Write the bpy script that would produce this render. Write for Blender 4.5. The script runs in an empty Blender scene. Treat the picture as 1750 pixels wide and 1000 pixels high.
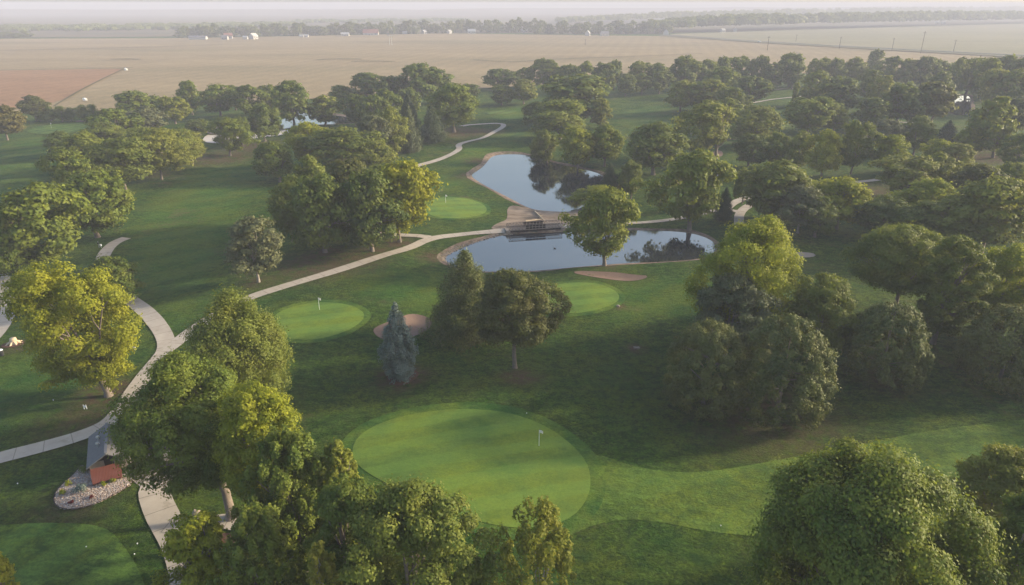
import bpy, bmesh, math, random
import numpy as np
from mathutils import Vector, Matrix
from mathutils.geometry import delaunay_2d_cdt

S = bpy.context.scene
COL = S.collection
R_ = math.radians

# ------------------------------------------------------------------ camera, sky, sun, exposure
CAM_H = 50.0
F = 1167.0                       # focal length in photograph pixels (1750 wide)
PITCH = R_(22.86)
cam_d = bpy.data.cameras.new('camera'); cam = bpy.data.objects.new('camera', cam_d); COL.objects.link(cam)
cam.location = (0, 0, CAM_H); cam.rotation_euler = (math.pi/2 - PITCH, 0, 0)
cam_d.sensor_width = 36; cam_d.lens = 36*F/1750; cam_d.clip_start = 0.5; cam_d.clip_end = 30000
S.camera = cam

SUN_EL = R_(17.6)
SUN_AZ = R_(77.0)                # measured clockwise from +Y (the view direction) towards +X
w = bpy.data.worlds.new('World'); S.world = w; w.use_nodes = True
nt = w.node_tree; bg = nt.nodes['Background']
sky = nt.nodes.new('ShaderNodeTexSky'); sky.sky_type = 'NISHITA'; sky.sun_disc = False
sky.sun_elevation = SUN_EL; sky.sun_rotation = SUN_AZ
sky.air_density = 1.0; sky.dust_density = 3.6; sky.ozone_density = .8; sky.altitude = 400
nt.links.new(sky.outputs[0], bg.inputs[0]); bg.inputs[1].default_value = 0.15
sd = bpy.data.lights.new('sun', 'SUN'); sd.energy = 3.1; sd.angle = R_(4.0); sd.color = (1.0, 0.86, 0.62)
sun = bpy.data.objects.new('sun', sd); COL.objects.link(sun)
sv = Vector((math.sin(SUN_AZ)*math.cos(SUN_EL), math.cos(SUN_AZ)*math.cos(SUN_EL), math.sin(SUN_EL)))
sun.rotation_euler = (-sv).to_track_quat('-Z', 'Y').to_euler(); sun.location = (60, 30, 90)
S.view_settings.view_transform = 'Standard'; S.view_settings.look = 'None'
S.view_settings.exposure = 1.25; S.view_settings.gamma = 1.0
cy = S.cycles
cy.max_bounces = 5; cy.diffuse_bounces = 2; cy.glossy_bounces = 2; cy.transmission_bounces = 3
cy.volume_bounces = 1; cy.transparent_max_bounces = 4; cy.caustics_reflective = False; cy.caustics_refractive = False
cy.use_denoising = True
HAZE = 0.00043

# ------------------------------------------------------------------ pixel -> world helpers
cP, sP = math.cos(PITCH), math.sin(PITCH)
def at(px, py, z=0.0):
    a = (px-875)/F; b = (500-py)/F
    d = (a, b*sP + cP, b*cP - sP)
    t = (z-CAM_H)/d[2]
    return (d[0]*t, d[1]*t)
def pts(lst, z=0.0): return [at(x, y, z) for x, y in lst]
def z_of(Y, py):                                     # height at which ground distance Y shows at row py
    t = (500-py)/F
    return CAM_H + Y*(t*cP - sP)/(cP + t*sP)
def depth(Y, z): return Y*cP - (z-CAM_H)*sP
def x_of(px, Y, z): return (px-875)/F*depth(Y, z)

# ------------------------------------------------------------------ outline helpers
def chaikin(p, n=2, closed=True):
    p = [tuple(q) for q in p]
    for _ in range(n):
        q = []
        m = len(p)
        rng = range(m) if closed else range(m-1)
        if not closed: q.append(p[0])
        for i in rng:
            a = p[i]; b = p[(i+1) % m]
            q.append((a[0]*.75+b[0]*.25, a[1]*.75+b[1]*.25)); q.append((a[0]*.25+b[0]*.75, a[1]*.25+b[1]*.75))
        if not closed: q.append(p[-1])
        p = q
    return p
def resample(p, step, closed=True):
    P = np.array(p + ([p[0]] if closed else []))
    L = np.concatenate([[0], np.cumsum(np.hypot(*(P[1:]-P[:-1]).T))])
    n = max(3, int(L[-1]/step)); s = np.linspace(0, L[-1], n+1)
    if closed: s = s[:-1]
    return np.stack([np.interp(s, L, P[:, 0]), np.interp(s, L, P[:, 1])], 1)
def offset(p, d):                                    # outward for counter-clockwise loops
    P = np.array(p); area = 0.5*np.sum(P[:, 0]*np.roll(P[:, 1], -1) - np.roll(P[:, 0], -1)*P[:, 1])
    T = np.roll(P, -1, 0) - np.roll(P, 1, 0); T /= np.maximum(1e-6, np.hypot(T[:, 0], T[:, 1]))[:, None]
    Nn = np.stack([T[:, 1], -T[:, 0]], 1)*(1 if area > 0 else -1)
    return P + Nn*d
def inside(P, X, Y):
    P = np.asarray(P); r = np.zeros(X.shape, bool); j = len(P)-1
    for i in range(len(P)):
        xi, yi = P[i]; xj, yj = P[j]
        c = ((yi > Y) != (yj > Y)) & (X < (xj-xi)*(Y-yi)/((yj-yi) if yj != yi else 1e-9)+xi)
        r ^= c; j = i
    return r
def sdf(P, X, Y):                                    # positive inside
    P = np.asarray(P); d = np.full(X.shape, 1e9); j = len(P)-1
    for i in range(len(P)):
        ax, ay = P[j]; bx, by = P[i]; vx, vy = bx-ax, by-ay
        t = np.clip(((X-ax)*vx+(Y-ay)*vy)/max(1e-9, vx*vx+vy*vy), 0, 1)
        d = np.minimum(d, np.hypot(X-ax-t*vx, Y-ay-t*vy)); j = i
    return np.where(inside(P, X, Y), d, -d)

# ------------------------------------------------------------------ traced outlines
POND_UP = chaikin(pts([(802,300),(814,293),(825,285),(833,275),(840,267),(860,263),(900,264),(925,271),(955,281),(990,287),(1028,297),
    (1034,306),(1050,318),(1046,330),(1012,346),(988,358),(975,363),(930,361),(904,357),(873,340),(849,328),(822,314)], -.5), 2)
POND_LOW = chaikin(pts([(757,441),(768,434),(781,427),(812,414),(846,404),(873,400),(915,398),(955,397),(1000,396),(1086,393),(1158,395),(1195,401),
    (1222,413),(1226,430),(1201,442),(1150,447),(1100,449),(1055,451),(1020,454),(986,457),(940,461),(901,464),(849,465),(800,464),(768,453)], -.5), 2)
POND_LEFT = chaikin(pts([(352,222),(390,217),(440,211),(468,198),(500,190),(545,193),(600,201),(640,204),(600,212),(520,214),(492,219),(470,224),(430,228),(400,230),(365,230)], -.3), 2)
POND_RIGHT = chaikin(pts([(1604,172),(1630,166),(1650,162),(1660,166),(1660,180),(1662,190),(1652,197),(1628,196),(1612,188),(1600,178)], -.3), 2)
GREENS = [
 chaikin(pts([(600,775),(611,748),(650,725),(710,711),(790,706),(870,712),(930,731),(975,762),(1003,795),(1011,830),(1003,862),(975,892),(925,906),(860,906),(780,886),(700,851),(640,820),(610,798)]), 2),
 chaikin(pts([(462,554),(480,537),(520,526),(560,523),(600,529),(626,543),(618,561),(590,577),(545,589),(500,589),(470,577)]), 2),
 chaikin(pts([(918,505),(930,492),(969,483),(1017,484),(1048,494),(1061,508),(1051,521),(1021,533),(979,539),(940,533),(920,520)]), 2),
 chaikin(pts([(719,357),(738,344),(767,340),(800,342),(824,350),(835,362),(822,370),(788,376),(753,378),(729,371)]), 2),
 chaikin(pts([(45,226),(70,217),(110,211),(150,209),(158,219),(130,228),(80,231)]), 2)]
TEES = [
 chaikin(pts([(-60,908),(60,905),(127,907),(171,909),(199,922),(219,948),(242,985),(260,1040),(-60,1060)]), 2),
 chaikin(pts([(826,196),(838,189),(880,187),(884,192),(860,198)]), 2)]
FAIRWAY_FRONT = chaikin(pts([(1010,775),(1050,790),(1090,802),(1150,809),(1220,805),(1330,784),(1450,761),(1600,740),(1750,717),(1950,688),(2050,700),
    (2050,860),(1900,890),(1600,925),(1400,918),(1280,913),(1200,905),(1130,893),(1060,890),(1000,905),(960,925),(920,915)]), 2)
FAIRWAY_TEE = chaikin(pts([(1058,488),(1110,486),(1200,483),(1300,480),(1300,510),(1200,516),(1120,522),(1060,530)]), 2)
BUNKERS = [
 (chaikin(pts([(636,573),(645,564),(680,550),(698,538),(722,538),(739,545),(737,559),(722,571),(702,580),(678,585),(650,585)]), 2), 'pinkish brown sand bunker behind the blue spruce', .55),
 (chaikin(pts([(975,466),(990,463),(1021,464),(1055,465),(1085,469),(1112,471),(1096,478),(1072,480),(1040,477),(1007,472)]), 2), 'long narrow pinkish bunker below the lower pond', .35),
 (chaikin(pts([(1224,256),(1234,258),(1236,266),(1228,270),(1216,270),(1219,262)]), 2), 'small pink bunker behind a tall trunk beyond the upper pond', .1),
 (chaikin(pts([(128,206.5),(146,205.8),(148,208.2),(128,209)]), 2), '', .1)]
GRAVEL = chaikin(pts([(141,800),(133,818),(113,836),(99,852),(95,866),(99,877),(112,884),(135,884),(160,878),(190,864),(215,848),(236,833),(226,822),(198,818),(160,818)]), 2)
DIRT = chaikin(pts([(838,393),(842,386),(856,378),(868,372),(866,356),(876,350),(905,356),(935,360),(975,361),(992,357),(1000,368),(992,384),(940,388),(880,394)]), 2)
BARE = [((687,645),3.6,1.0),((888,646),2.6,.8),((1056,524),1.2,1.0),((1088,592),1.4,.9),((683,421),4,.8),((637,437),4,.7),((557,441),4,.7),((443,486),4,.5),((186,672),4,1.),((393,262),6,.7),((776,226),14,.9),
    ((820,225),10,.7),((1300,700),10,.55),((1490,330),12,.6),((1697,266),12,.7),((60,462),3,.5),((30,585),2.5,.9),((1035,453),3,.6),((260,300),8,.45),((1690,250),14,.5),((160,720),7,.5),((120,880),5,.4),((1480,230),10,.6),
    ((640,262),10,.5),((540,460),9,.6),((600,452),8,.55),((1515,650),5,.4),((1330,710),9,.5),((430,250),12,.7),((365,268),14,.6),((1380,450),8,.2),((800,300),5,.6),((745,440),4,.7),((815,275),5,.6),((1410,210),10,.4)]
BARE = [(at(*p), r, s) for p, r, s in BARE]

# ------------------------------------------------------------------ terrain height
rs = np.random.RandomState(5)
WAVES = []
for lam in (15, 19, 24, 31, 38, 47, 58, 75, 92, 120):
    for _ in range(2):
        a = rs.uniform(0, 2*math.pi); WAVES.append((2*math.pi/lam*math.cos(a), 2*math.pi/lam*math.sin(a), rs.uniform(0, 6.28), lam*.0029))
def hfun(X, Y):
    X = np.asarray(X, float); Y = np.asarray(Y, float)
    h = np.zeros(X.shape)
    for kx, ky, ph, am in WAVES: h += am*np.sin(kx*X+ky*Y+ph)
    D = np.hypot(X, Y)
    h *= np.clip(1-(D-260)/260, 0.0, 1)
    for g in GREENS[:4]:
        c = np.mean(g, 0); r = np.mean(np.hypot(*(np.array(g)-c).T))
        d2 = ((X-c[0])**2+(Y-c[1])**2)/(r*1.5)**2
        h = h*(1-.6*np.exp(-d2)) + .55*np.exp(-d2**1.5)
    for P, lev, bank in ((POND_UP, -.5, 3.0), (POND_LOW, -.5, 3.0), (POND_LEFT, -.3, 4.), (POND_RIGHT, -.3, 4.)):
        P = np.array(P); m = (X > P[:, 0].min()-14) & (X < P[:, 0].max()+14) & (Y > P[:, 1].min()-14) & (Y < P[:, 1].max()+14)
        if m.any():
            s = sdf(P, X[m], Y[m]); k = np.clip((s+12)/12, 0, 1); k = k*k*(3-2*k)
            k2 = np.clip((s+bank)/bank, 0, 1.8)
            h[m] = h[m]*(1-k) + .05*k - (.05-lev)*k2**1.3 - .25*np.clip(s, 0, 4)
    for P, _, dp in BUNKERS[:3]:
        P = np.array(P); m = (X > P[:, 0].min()-4) & (X < P[:, 0].max()+4) & (Y > P[:, 1].min()-4) & (Y < P[:, 1].max()+4)
        if m.any():
            s = sdf(P, X[m], Y[m]); k = np.clip((s+.3)/2.2, 0, 1)
            h[m] += -dp*k*k*(3-2*k) + .18*np.exp(-((s+1.6)/1.2)**2)
    return h
def hz(x, y): return float(hfun(np.array([x]), np.array([y]))[0])

# ------------------------------------------------------------------ mesh + object helpers
def tag(o, label=None, cat=None, group=None, kind=None):
    if label: o['label'] = label
    if cat: o['category'] = cat
    if group: o['group'] = group
    if kind: o['kind'] = kind
    return o
def link(name, me, mat=None, parent=None, smooth=False):
    o = bpy.data.objects.new(name, me); COL.objects.link(o)
    if mat is not None and not len(me.materials): me.materials.append(mat)
    if parent: o.parent = parent
    if smooth: me.polygons.foreach_set('use_smooth', [True]*len(me.polygons))
    return o
def np_mesh(name, V, Fc, attrs=None, smooth=False):
    V = np.asarray(V, np.float32); Fc = np.asarray(Fc, np.int32); k = Fc.shape[1]
    me = bpy.data.meshes.new(name)
    me.vertices.add(len(V)); me.vertices.foreach_set('co', V.ravel())
    me.loops.add(Fc.size); me.loops.foreach_set('vertex_index', Fc.ravel())
    me.polygons.add(len(Fc)); me.polygons.foreach_set('loop_start', np.arange(0, Fc.size, k, dtype=np.int32))
    if smooth: me.polygons.foreach_set('use_smooth', np.ones(len(Fc), bool))
    for an, (dom, val) in (attrs or {}).items():
        a = me.attributes.new(an, 'FLOAT', dom); a.data.foreach_set('value', np.asarray(val, np.float32))
    me.update(calc_edges=True)
    return me
def empty(name, loc, rz=0.0):
    o = bpy.data.objects.new(name, None); COL.objects.link(o); o.location = loc; o.rotation_euler = (0, 0, rz); o.empty_display_size = .5
    return o
class MB:                                            # collects simple solids in one mesh
    def __init__(s): s.bm = bmesh.new()
    def box(s, c, size, rot=None, bevel=0.0):
        m = Matrix.Translation(c) @ (rot.to_4x4() if rot is not None else Matrix.Identity(4)) @ Matrix.Diagonal((size[0], size[1], size[2], 1))
        r = bmesh.ops.create_cube(s.bm, size=1.0, matrix=m)
        if bevel: bmesh.ops.bevel(s.bm, geom=list({e for v in r['verts'] for e in v.link_edges}), offset=bevel, segments=2, affect='EDGES')
        return s
    def bar(s, a, b, wd, th=None):
        a = Vector(a); b = Vector(b); d = b-a
        q = d.to_track_quat('Y', 'Z'); m = Matrix.Translation((a+b)/2) @ q.to_matrix().to_4x4() @ Matrix.Diagonal((wd, d.length, th or wd, 1))
        bmesh.ops.create_cube(s.bm, size=1.0, matrix=m); return s
    def tube(s, a, b, r0, r1=None, seg=10):
        a = Vector(a); b = Vector(b); d = b-a; r1 = r0 if r1 is None else r1
        m = Matrix.Translation((a+b)/2) @ d.to_track_quat('Z', 'Y').to_matrix().to_4x4()
        bmesh.ops.create_cone(s.bm, cap_ends=True, segments=seg, radius1=r0, radius2=max(1e-4, r1), depth=d.length, matrix=m); return s
    def ball(s, c, r, sc=(1, 1, 1), sub=2, jit=0.0, seed=0):
        m = Matrix.Translation(c) @ Matrix.Diagonal((sc[0], sc[1], sc[2], 1))
        g = bmesh.ops.create_icosphere(s.bm, subdivisions=sub, radius=r, matrix=m)
        if jit:
            rr = random.Random(seed)
            for v in g['verts']: v.co += Vector((rr.uniform(-1, 1), rr.uniform(-1, 1), rr.uniform(-1, 1)))*jit
        return s
    def poly(s, vs): s.bm.faces.new([s.bm.verts.new(v) for v in vs]); return s
    def build(s, name, mat, parent=None, smooth=False):
        bmesh.ops.recalc_face_normals(s.bm, faces=s.bm.faces)
        me = bpy.data.meshes.new(name); s.bm.to_mesh(me); s.bm.free(); return link(name, me, mat, parent, smooth)
def copy_tree(o, parent=None):
    c = o.copy(); COL.objects.link(c); c.parent = parent
    for ch in list(o.children): copy_tree(ch, c)
    return c

# ------------------------------------------------------------------ materials
MATS = {}
def newmat(name):
    m = bpy.data.materials.new(name); m.use_nodes = True; n = m.node_tree
    for x in list(n.nodes): n.nodes.remove(x)
    return m, n
def N(n, t, **kw):
    x = n.nodes.new(t)
    for k, v in kw.items(): setattr(x, k, v)
    return x
def setin(x, **kw):
    for k, v in kw.items(): x.inputs[k].default_value = v
def mixc(n, f, a, b, mode='MIX'):
    x = N(n, 'ShaderNodeMix', data_type='RGBA', blend_type=mode)
    for i, v in ((0, f), (6, a), (7, b)):
        if isinstance(v, bpy.types.NodeSocket): n.links.new(v, x.inputs[i])
        elif i == 0: x.inputs[0].default_value = v
        else: x.inputs[i].default_value = (*v, 1) if len(v) == 3 else v
    return x.outputs[2]
def mathn(n, op, a, b=None, c=None, clamp=False):
    x = N(n, 'ShaderNodeMath', operation=op, use_clamp=clamp)
    for i, v in enumerate((a, b, c)):
        if v is None: continue
        if isinstance(v, bpy.types.NodeSocket): n.links.new(v, x.inputs[i])
        else: x.inputs[i].default_value = v
    return x.outputs[0]
def noise(n, vec, scale, detail=4, rough=.55, lo=None, hi=None):
    x = N(n, 'ShaderNodeTexNoise'); n.links.new(vec, x.inputs['Vector']); setin(x, Scale=scale, Detail=detail, Roughness=rough)
    o = x.outputs[0]
    if lo is not None:
        r = N(n, 'ShaderNodeMapRange', interpolation_type='SMOOTHSTEP'); n.links.new(o, r.inputs[0]); r.inputs[1].default_value = lo; r.inputs[2].default_value = hi; o = r.outputs[0]
    return o
def pos(n, scale=None, rot=None):
    g = N(n, 'ShaderNodeNewGeometry').outputs['Position']
    if scale or rot:
        m = N(n, 'ShaderNodeMapping'); n.links.new(g, m.inputs[0])
        if scale: m.inputs['Scale'].default_value = scale
        if rot: m.inputs['Rotation'].default_value = rot
        return m.outputs[0]
    return g
def objpos(n): return N(n, 'ShaderNodeTexCoord').outputs['Object']
def finish(n, col, rough=.8, spec=.3, bump=None, bs=.3, bd=.1, metal=0.0):
    p = N(n, 'ShaderNodeBsdfPrincipled'); o = N(n, 'ShaderNodeOutputMaterial')
    if isinstance(col, bpy.types.NodeSocket): n.links.new(col, p.inputs['Base Color'])
    else: p.inputs['Base Color'].default_value = (*col, 1)
    p.inputs['Roughness'].default_value = rough; p.inputs['Specular IOR Level'].default_value = spec; p.inputs['Metallic'].default_value = metal
    if bump is not None:
        b = N(n, 'ShaderNodeBump'); b.inputs['Strength'].default_value = bs; b.inputs['Distance'].default_value = bd
        n.links.new(bump, b.inputs['Height']); n.links.new(b.outputs[0], p.inputs['Normal'])
    n.links.new(p.outputs[0], o.inputs[0]); return p

def simple(name, col, var=.25, scale=3.0, rough=.75, spec=.3, bs=.25, bd=.03, metal=0.0):
    m, n = newmat(name); v = objpos(n)
    a = noise(n, v, scale, 5, .6); c = mixc(n, a, tuple(x*(1-var) for x in col), tuple(min(1, x*(1+var)) for x in col))
    finish(n, c, rough, spec, noise(n, v, scale*5, 4), bs, bd, metal); MATS[name] = m; return m

GREEN_D = (.040, .118, .013); GREEN_M = (.088, .188, .018); GREEN_Y = (.190, .235, .018); DRY = (.165, .120, .062)
def grass_shader(n, base_lo, base_hi, tuft=1.0, stripes=None, dry_attr=True):
    v = pos(n)
    big = noise(n, v, .018, 3, .55, .3, .7); mid = noise(n, v, .11, 6, .62, .38, .64); fine = noise(n, v, .9, 6, .72, .42, .62)
    micro = noise(n, v, 3.2, 4, .75, .42, .62)
    tu = noise(n, pos(n, (1.0, 2.2, 1.0), (0, 0, .5)), .45, 7, .75, .46, .62)
    c = mixc(n, big, base_lo, base_hi)
    c = mixc(n, mathn(n, 'MULTIPLY', noise(n, pos(n, (1, 2.5, 1), (0, 0, .25)), .16, 7, .75, .47, .60), .30*min(1, tuft*1.3)), c, (.014, .050, .010))
    c = mixc(n, mathn(n, 'MULTIPLY', mid, .6), c, GREEN_Y)
    c = mixc(n, mathn(n, 'MULTIPLY', fine, .62*tuft), c, (.012, .044, .008))
    c = mixc(n, mathn(n, 'MULTIPLY', tu, .60*tuft), c, (.130, .225, .035))
    c = mixc(n, mathn(n, 'MULTIPLY', micro, .50*tuft), c, (.006, .018, .004))
    yp = noise(n, v, .045, 6, .7, .50, .66); c = mixc(n, mathn(n, 'MULTIPLY', yp, .35), c, (.125, .150, .018))
    dk = noise(n, pos(n, (1, 1.5, 1), (0, 0, -.4)), .07, 6, .72, .52, .68); c = mixc(n, mathn(n, 'MULTIPLY', dk, .45), c, (.022, .088, .018))
    if stripes:
        ang, wdt, amt = stripes
        mp = pos(n, None, (0, 0, ang)); s = N(n, 'ShaderNodeSeparateXYZ'); n.links.new(mp, s.inputs[0])
        wob = mathn(n, 'MULTIPLY', noise(n, v, .06, 2), wdt*1.2)
        q = mathn(n, 'SINE', mathn(n, 'MULTIPLY', mathn(n, 'ADD', s.outputs[0], wob), math.pi/wdt))
        q = mathn(n, 'ADD', mathn(n, 'MULTIPLY', q, 1.8), .5, clamp=True)
        c = mixc(n, mathn(n, 'MULTIPLY', q, amt), c, (.150, .265, .045))
    h = mathn(n, 'ADD', mathn(n, 'MULTIPLY', fine, .6), mathn(n, 'ADD', micro, mathn(n, 'ADD', mathn(n, 'MULTIPLY', tu, 1.2), mathn(n, 'MULTIPLY', noise(n, v, .28, 4, .6), 3.5))))
    return c, h

# ground: rough grass, with masks held in mesh attributes
m, n = newmat('rough_grass'); MATS['ground'] = m
c, h = grass_shader(n, GREEN_D, GREEN_M)
c2, _ = grass_shader(n, (.056, .165, .024), (.095, .215, .026), .4, (.9, 4.5, .26))
lush = N(n, 'ShaderNodeAttribute', attribute_name='lush').outputs['Fac']; dry = N(n, 'ShaderNodeAttribute', attribute_name='dry').outputs['Fac']
c = mixc(n, lush, c, c2)
v = pos(n)
dn = mathn(n, 'MULTIPLY', dry, noise(n, v, .55, 6, .7, .25, .62), clamp=True)
c = mixc(n, dn, c, mixc(n, noise(n, v, 1.4, 4), DRY, (.10, .062, .040)))
scat = mathn(n, 'MULTIPLY', noise(n, v, .05, 6, .7, (.54), .70), mathn(n, 'MULTIPLY', noise(n, v, .5, 5, .7, .35, .65), .75))
c = mixc(n, scat, c, (.175, .150, .060))
finish(n, c, .9, .12, h, 1.0, .34)

def grassmat(name, lo, hi, tuft, stripes, bs, bd):
    m, n = newmat(name); c, h = grass_shader(n, lo, hi, tuft, stripes); finish(n, c, .85, .15, h, bs, bd); MATS[name] = m
grassmat('green', (.086, .155, .026), (.130, .188, .030), .30, (1.3, 2.2, .24), .2, .05)
grassmat('collar', (.022, .082, .010), (.036, .108, .013), .55, None, .5, .15)
grassmat('fairway', (.046, .108, .012), (.100, .148, .010), .8, (1.25, 5.5, .16), .6, .18)
grassmat('tee', (.026, .070, .010), (.050, .092, .013), .9, (.4, 3.0, .2), .4, .1)

m, n = newmat('concrete_path'); v = pos(n)
c = mixc(n, noise(n, v, .7, 5, .65), (.30, .255, .205), (.46, .405, .335))
c = mixc(n, mathn(n, 'MULTIPLY', noise(n, v, .12, 4, .6, .5, .75), .4), c, (.20, .17, .135))
c = mixc(n, mathn(n, 'MULTIPLY', noise(n, v, .45, 6, .7, .56, .66), .35), c, (.14, .13, .09))
al = N(n, 'ShaderNodeAttribute', attribute_name='along').outputs['Fac']; jt = mathn(n, 'LESS_THAN', mathn(n, 'FRACT', mathn(n, 'DIVIDE', al, 3.0)), .035)
c = mixc(n, mathn(n, 'MULTIPLY', jt, .55), c, (.09, .08, .065))
finish(n, c, .9, .2, noise(n, v, 9, 5), .3, .02); MATS['path'] = m
m, n = newmat('bunker_sand'); v = pos(n)
c = mixc(n, noise(n, v, .5, 5, .7), (.150, .098, .074), (.235, .162, .122)); c = mixc(n, mathn(n, 'MULTIPLY', noise(n, v, 2.2, 5, .7, .5, .7), .4), c, (.09, .06, .045))
finish(n, c, .95, .1, noise(n, v, 3.5, 5, .7), .6, .06); MATS['sand'] = m
m, n = newmat('pale_glare'); v = pos(n); finish(n, mixc(n, noise(n, v, .3, 5, .7), (.42, .37, .33), (.62, .56, .50)), .95, .1); MATS['pale_glare'] = m  # pale tone with the pond's bright reflection put into the colour
m, n = newmat('bank_soil'); v = pos(n)
c = mixc(n, noise(n, v, .8, 6, .7, .3, .7), (.11, .075, .05), (.27, .20, .145)); c = mixc(n, noise(n, v, 2.3, 5, .7, .58, .72), c, (.36, .31, .27))
c = mixc(n, mathn(n, 'MULTIPLY', noise(n, v, .3, 5, .7, .5, .7), .6), c, (.05, .085, .03))
finish(n, c, .95, .1, noise(n, v, 2.0, 6, .75), .8, .12); MATS['soil'] = m
m, n = newmat('dirt'); v = pos(n, (1, 2.2, 1))
c = mixc(n, noise(n, v, .16, 6, .65, .3, .7), (.145, .105, .075), (.30, .235, .175)); c = mixc(n, noise(n, v, .12, 4, .6, .55, .7), c, (.09, .075, .06))
finish(n, c, .95, .1, noise(n, v, 2.0, 6, .75), .6, .1); MATS['dirt'] = m
m, n = newmat('mulch'); v = pos(n)
c = mixc(n, noise(n, v, 3, 6, .7), (.075, .04, .028), (.17, .095, .06)); finish(n, c, .95, .1, noise(n, v, 8, 5, .7), .9, .08); MATS['mulch'] = m
m, n = newmat('pond_water'); v = pos(n, (1, 1.6, 1))
p = finish(n, (.022, .026, .030), .05, .5, noise(n, v, 1.1, 3, .6), .03, .03); p.inputs['IOR'].default_value = 2.5; p.inputs['Specular Tint'].default_value = (1, .95, .86, 1); MATS['water'] = m

def fieldmat(name, a, b, c3, ang):
    m, n = newmat(name); v = pos(n, (1, 3.0, 1), (0, 0, .05)); v0 = pos(n)
    c = mixc(n, noise(n, v, .004, 5, .6, .3, .7), a, b)
    c = mixc(n, mathn(n, 'MULTIPLY', noise(n, v, .0022, 4, .55, .48, .72), .75), c, c3)
    c = mixc(n, mathn(n, 'MULTIPLY', noise(n, v0, .06, 6, .75, .35, .7), .35), c, tuple(x*.45 for x in a))
    c = mixc(n, mathn(n, 'MULTIPLY', noise(n, v0, .35, 5, .75, .35, .7), .35), c, tuple(min(1, x*1.5) for x in b))
    s = N(n, 'ShaderNodeSeparateXYZ'); n.links.new(pos(n, None, (0, 0, ang)), s.inputs[0])
    q = mathn(n, 'ADD', mathn(n, 'MULTIPLY', mathn(n, 'SINE', mathn(n, 'MULTIPLY', s.outputs[0], .42)), .5), .5)
    c = mixc(n, mathn(n, 'MULTIPLY', q, .15), c, tuple(x*.55 for x in a))
    finish(n, c, .95, .08, noise(n, v0, .5, 5, .7), .8, .3); MATS[name] = m
fieldmat('field_tan', (.215, .165, .090), (.300, .225, .125), (.140, .130, .062), .2)
fieldmat('field_rust', (.235, .130, .070), (.290, .170, .090), (.190, .140, .070), .2)
fieldmat('field_pale', (.180, .170, .092), (.240, .212, .122), (.145, .150, .075), -.5)
fieldmat('field_far', (.105, .105, .062), (.175, .140, .085), (.060, .080, .045), .6)
simple('track', (.110, .100, .050), .3, .05, .95, .05)
simple('asphalt', (.085, .083, .08), .2, .3, .9, .2)
simple('verge', (.16, .15, .09), .3, .05, .95, .05)
simple('bark', (.20, .165, .135), .45, 2.2, .95, .1, .9, .06)
simple('bark_pale', (.30, .265, .225), .35, 1.6, .95, .1, .8, .05)
simple('white', (.78, .78, .76), .05, 2, .5, .4)
simple('white_wall', (.42, .41, .39), .08, .5, .7, .3)
simple('roof_grey', (.16, .16, .17), .25, .6, .85, .2)
simple('roof_red', (.26, .12, .09), .25, .6, .85, .2)
simple('dark_wood', (.040, .030, .024), .35, 3, .8, .2)
simple('weathered_wood', (.23, .185, .15), .35, 3, .85, .2)
simple('pole_wood', (.12, .095, .075), .2, .5, .9, .1)
simple('stone', (.27, .225, .18), .35, 1.5, .9, .2, .8, .1)
simple('pale_wood', (.50, .39, .26), .25, 2.5, .85, .2)
simple('black_plastic', (.03, .03, .034), .15, 5, .45, .5)
simple('glass_dark', (.02, .024, .03), .1, 2, .1, .6)
simple('steel', (.42, .43, .44), .1, 4, .4, .5, metal=.6)
simple('feather', (.05, .04, .032), .3, 8, .7, .2)
simple('tyre', (.02, .02, .02), .1, 5, .9, .2)
simple('red_flower', (.14, .03, .025), .3, 4, .9, .1)

# shingles and boards
m, n = newmat('shingle'); v = objpos(n)
b = N(n, 'ShaderNodeTexBrick'); n.links.new(v, b.inputs[0]); setin(b, Scale=3.2, **{'Mortar Size': .012, 'Color1': (.135, .125, .120, 1), 'Color2': (.08, .076, .074, 1), 'Mortar': (.05, .05, .055, 1), 'Brick Width': .6, 'Row Height': .28})
c = mixc(n, noise(n, v, 6, 5, .7), b.outputs[0], (.20, .19, .185)); finish(n, c, .9, .2, b.outputs[1], .4, .03); MATS['shingle'] = m
m, n = newmat('rust_roof'); v = objpos(n)
wv = N(n, 'ShaderNodeTexWave', bands_direction='X'); n.links.new(v, wv.inputs[0]); setin(wv, Scale=2.2, Distortion=2.0, Detail=3.)
c = mixc(n, wv.outputs[1], (.17, .052, .032), (.11, .036, .024)); c = mixc(n, noise(n, v, .9, 4, .6, .5, .7), c, (.16, .06, .045)); finish(n, c, .75, .25, wv.outputs[1], .3, .03); MATS['rust_roof'] = m
m, n = newmat('gravel_stones'); oi = N(n, 'ShaderNodeAttribute', attribute_name='tint').outputs['Fac']
cr = N(n, 'ShaderNodeValToRGB'); n.links.new(oi, cr.inputs[0]); cr.color_ramp.elements[0].color = (.24, .165, .125, 1); cr.color_ramp.elements[1].color = (.58, .47, .38, 1)
e = cr.color_ramp.elements.new(.35); e.color = (.33, .24, .18, 1); e = cr.color_ramp.elements.new(.7); e.color = (.27, .26, .26, 1); finish(n, cr.outputs[0], .9, .2); MATS['gravel'] = m

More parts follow.
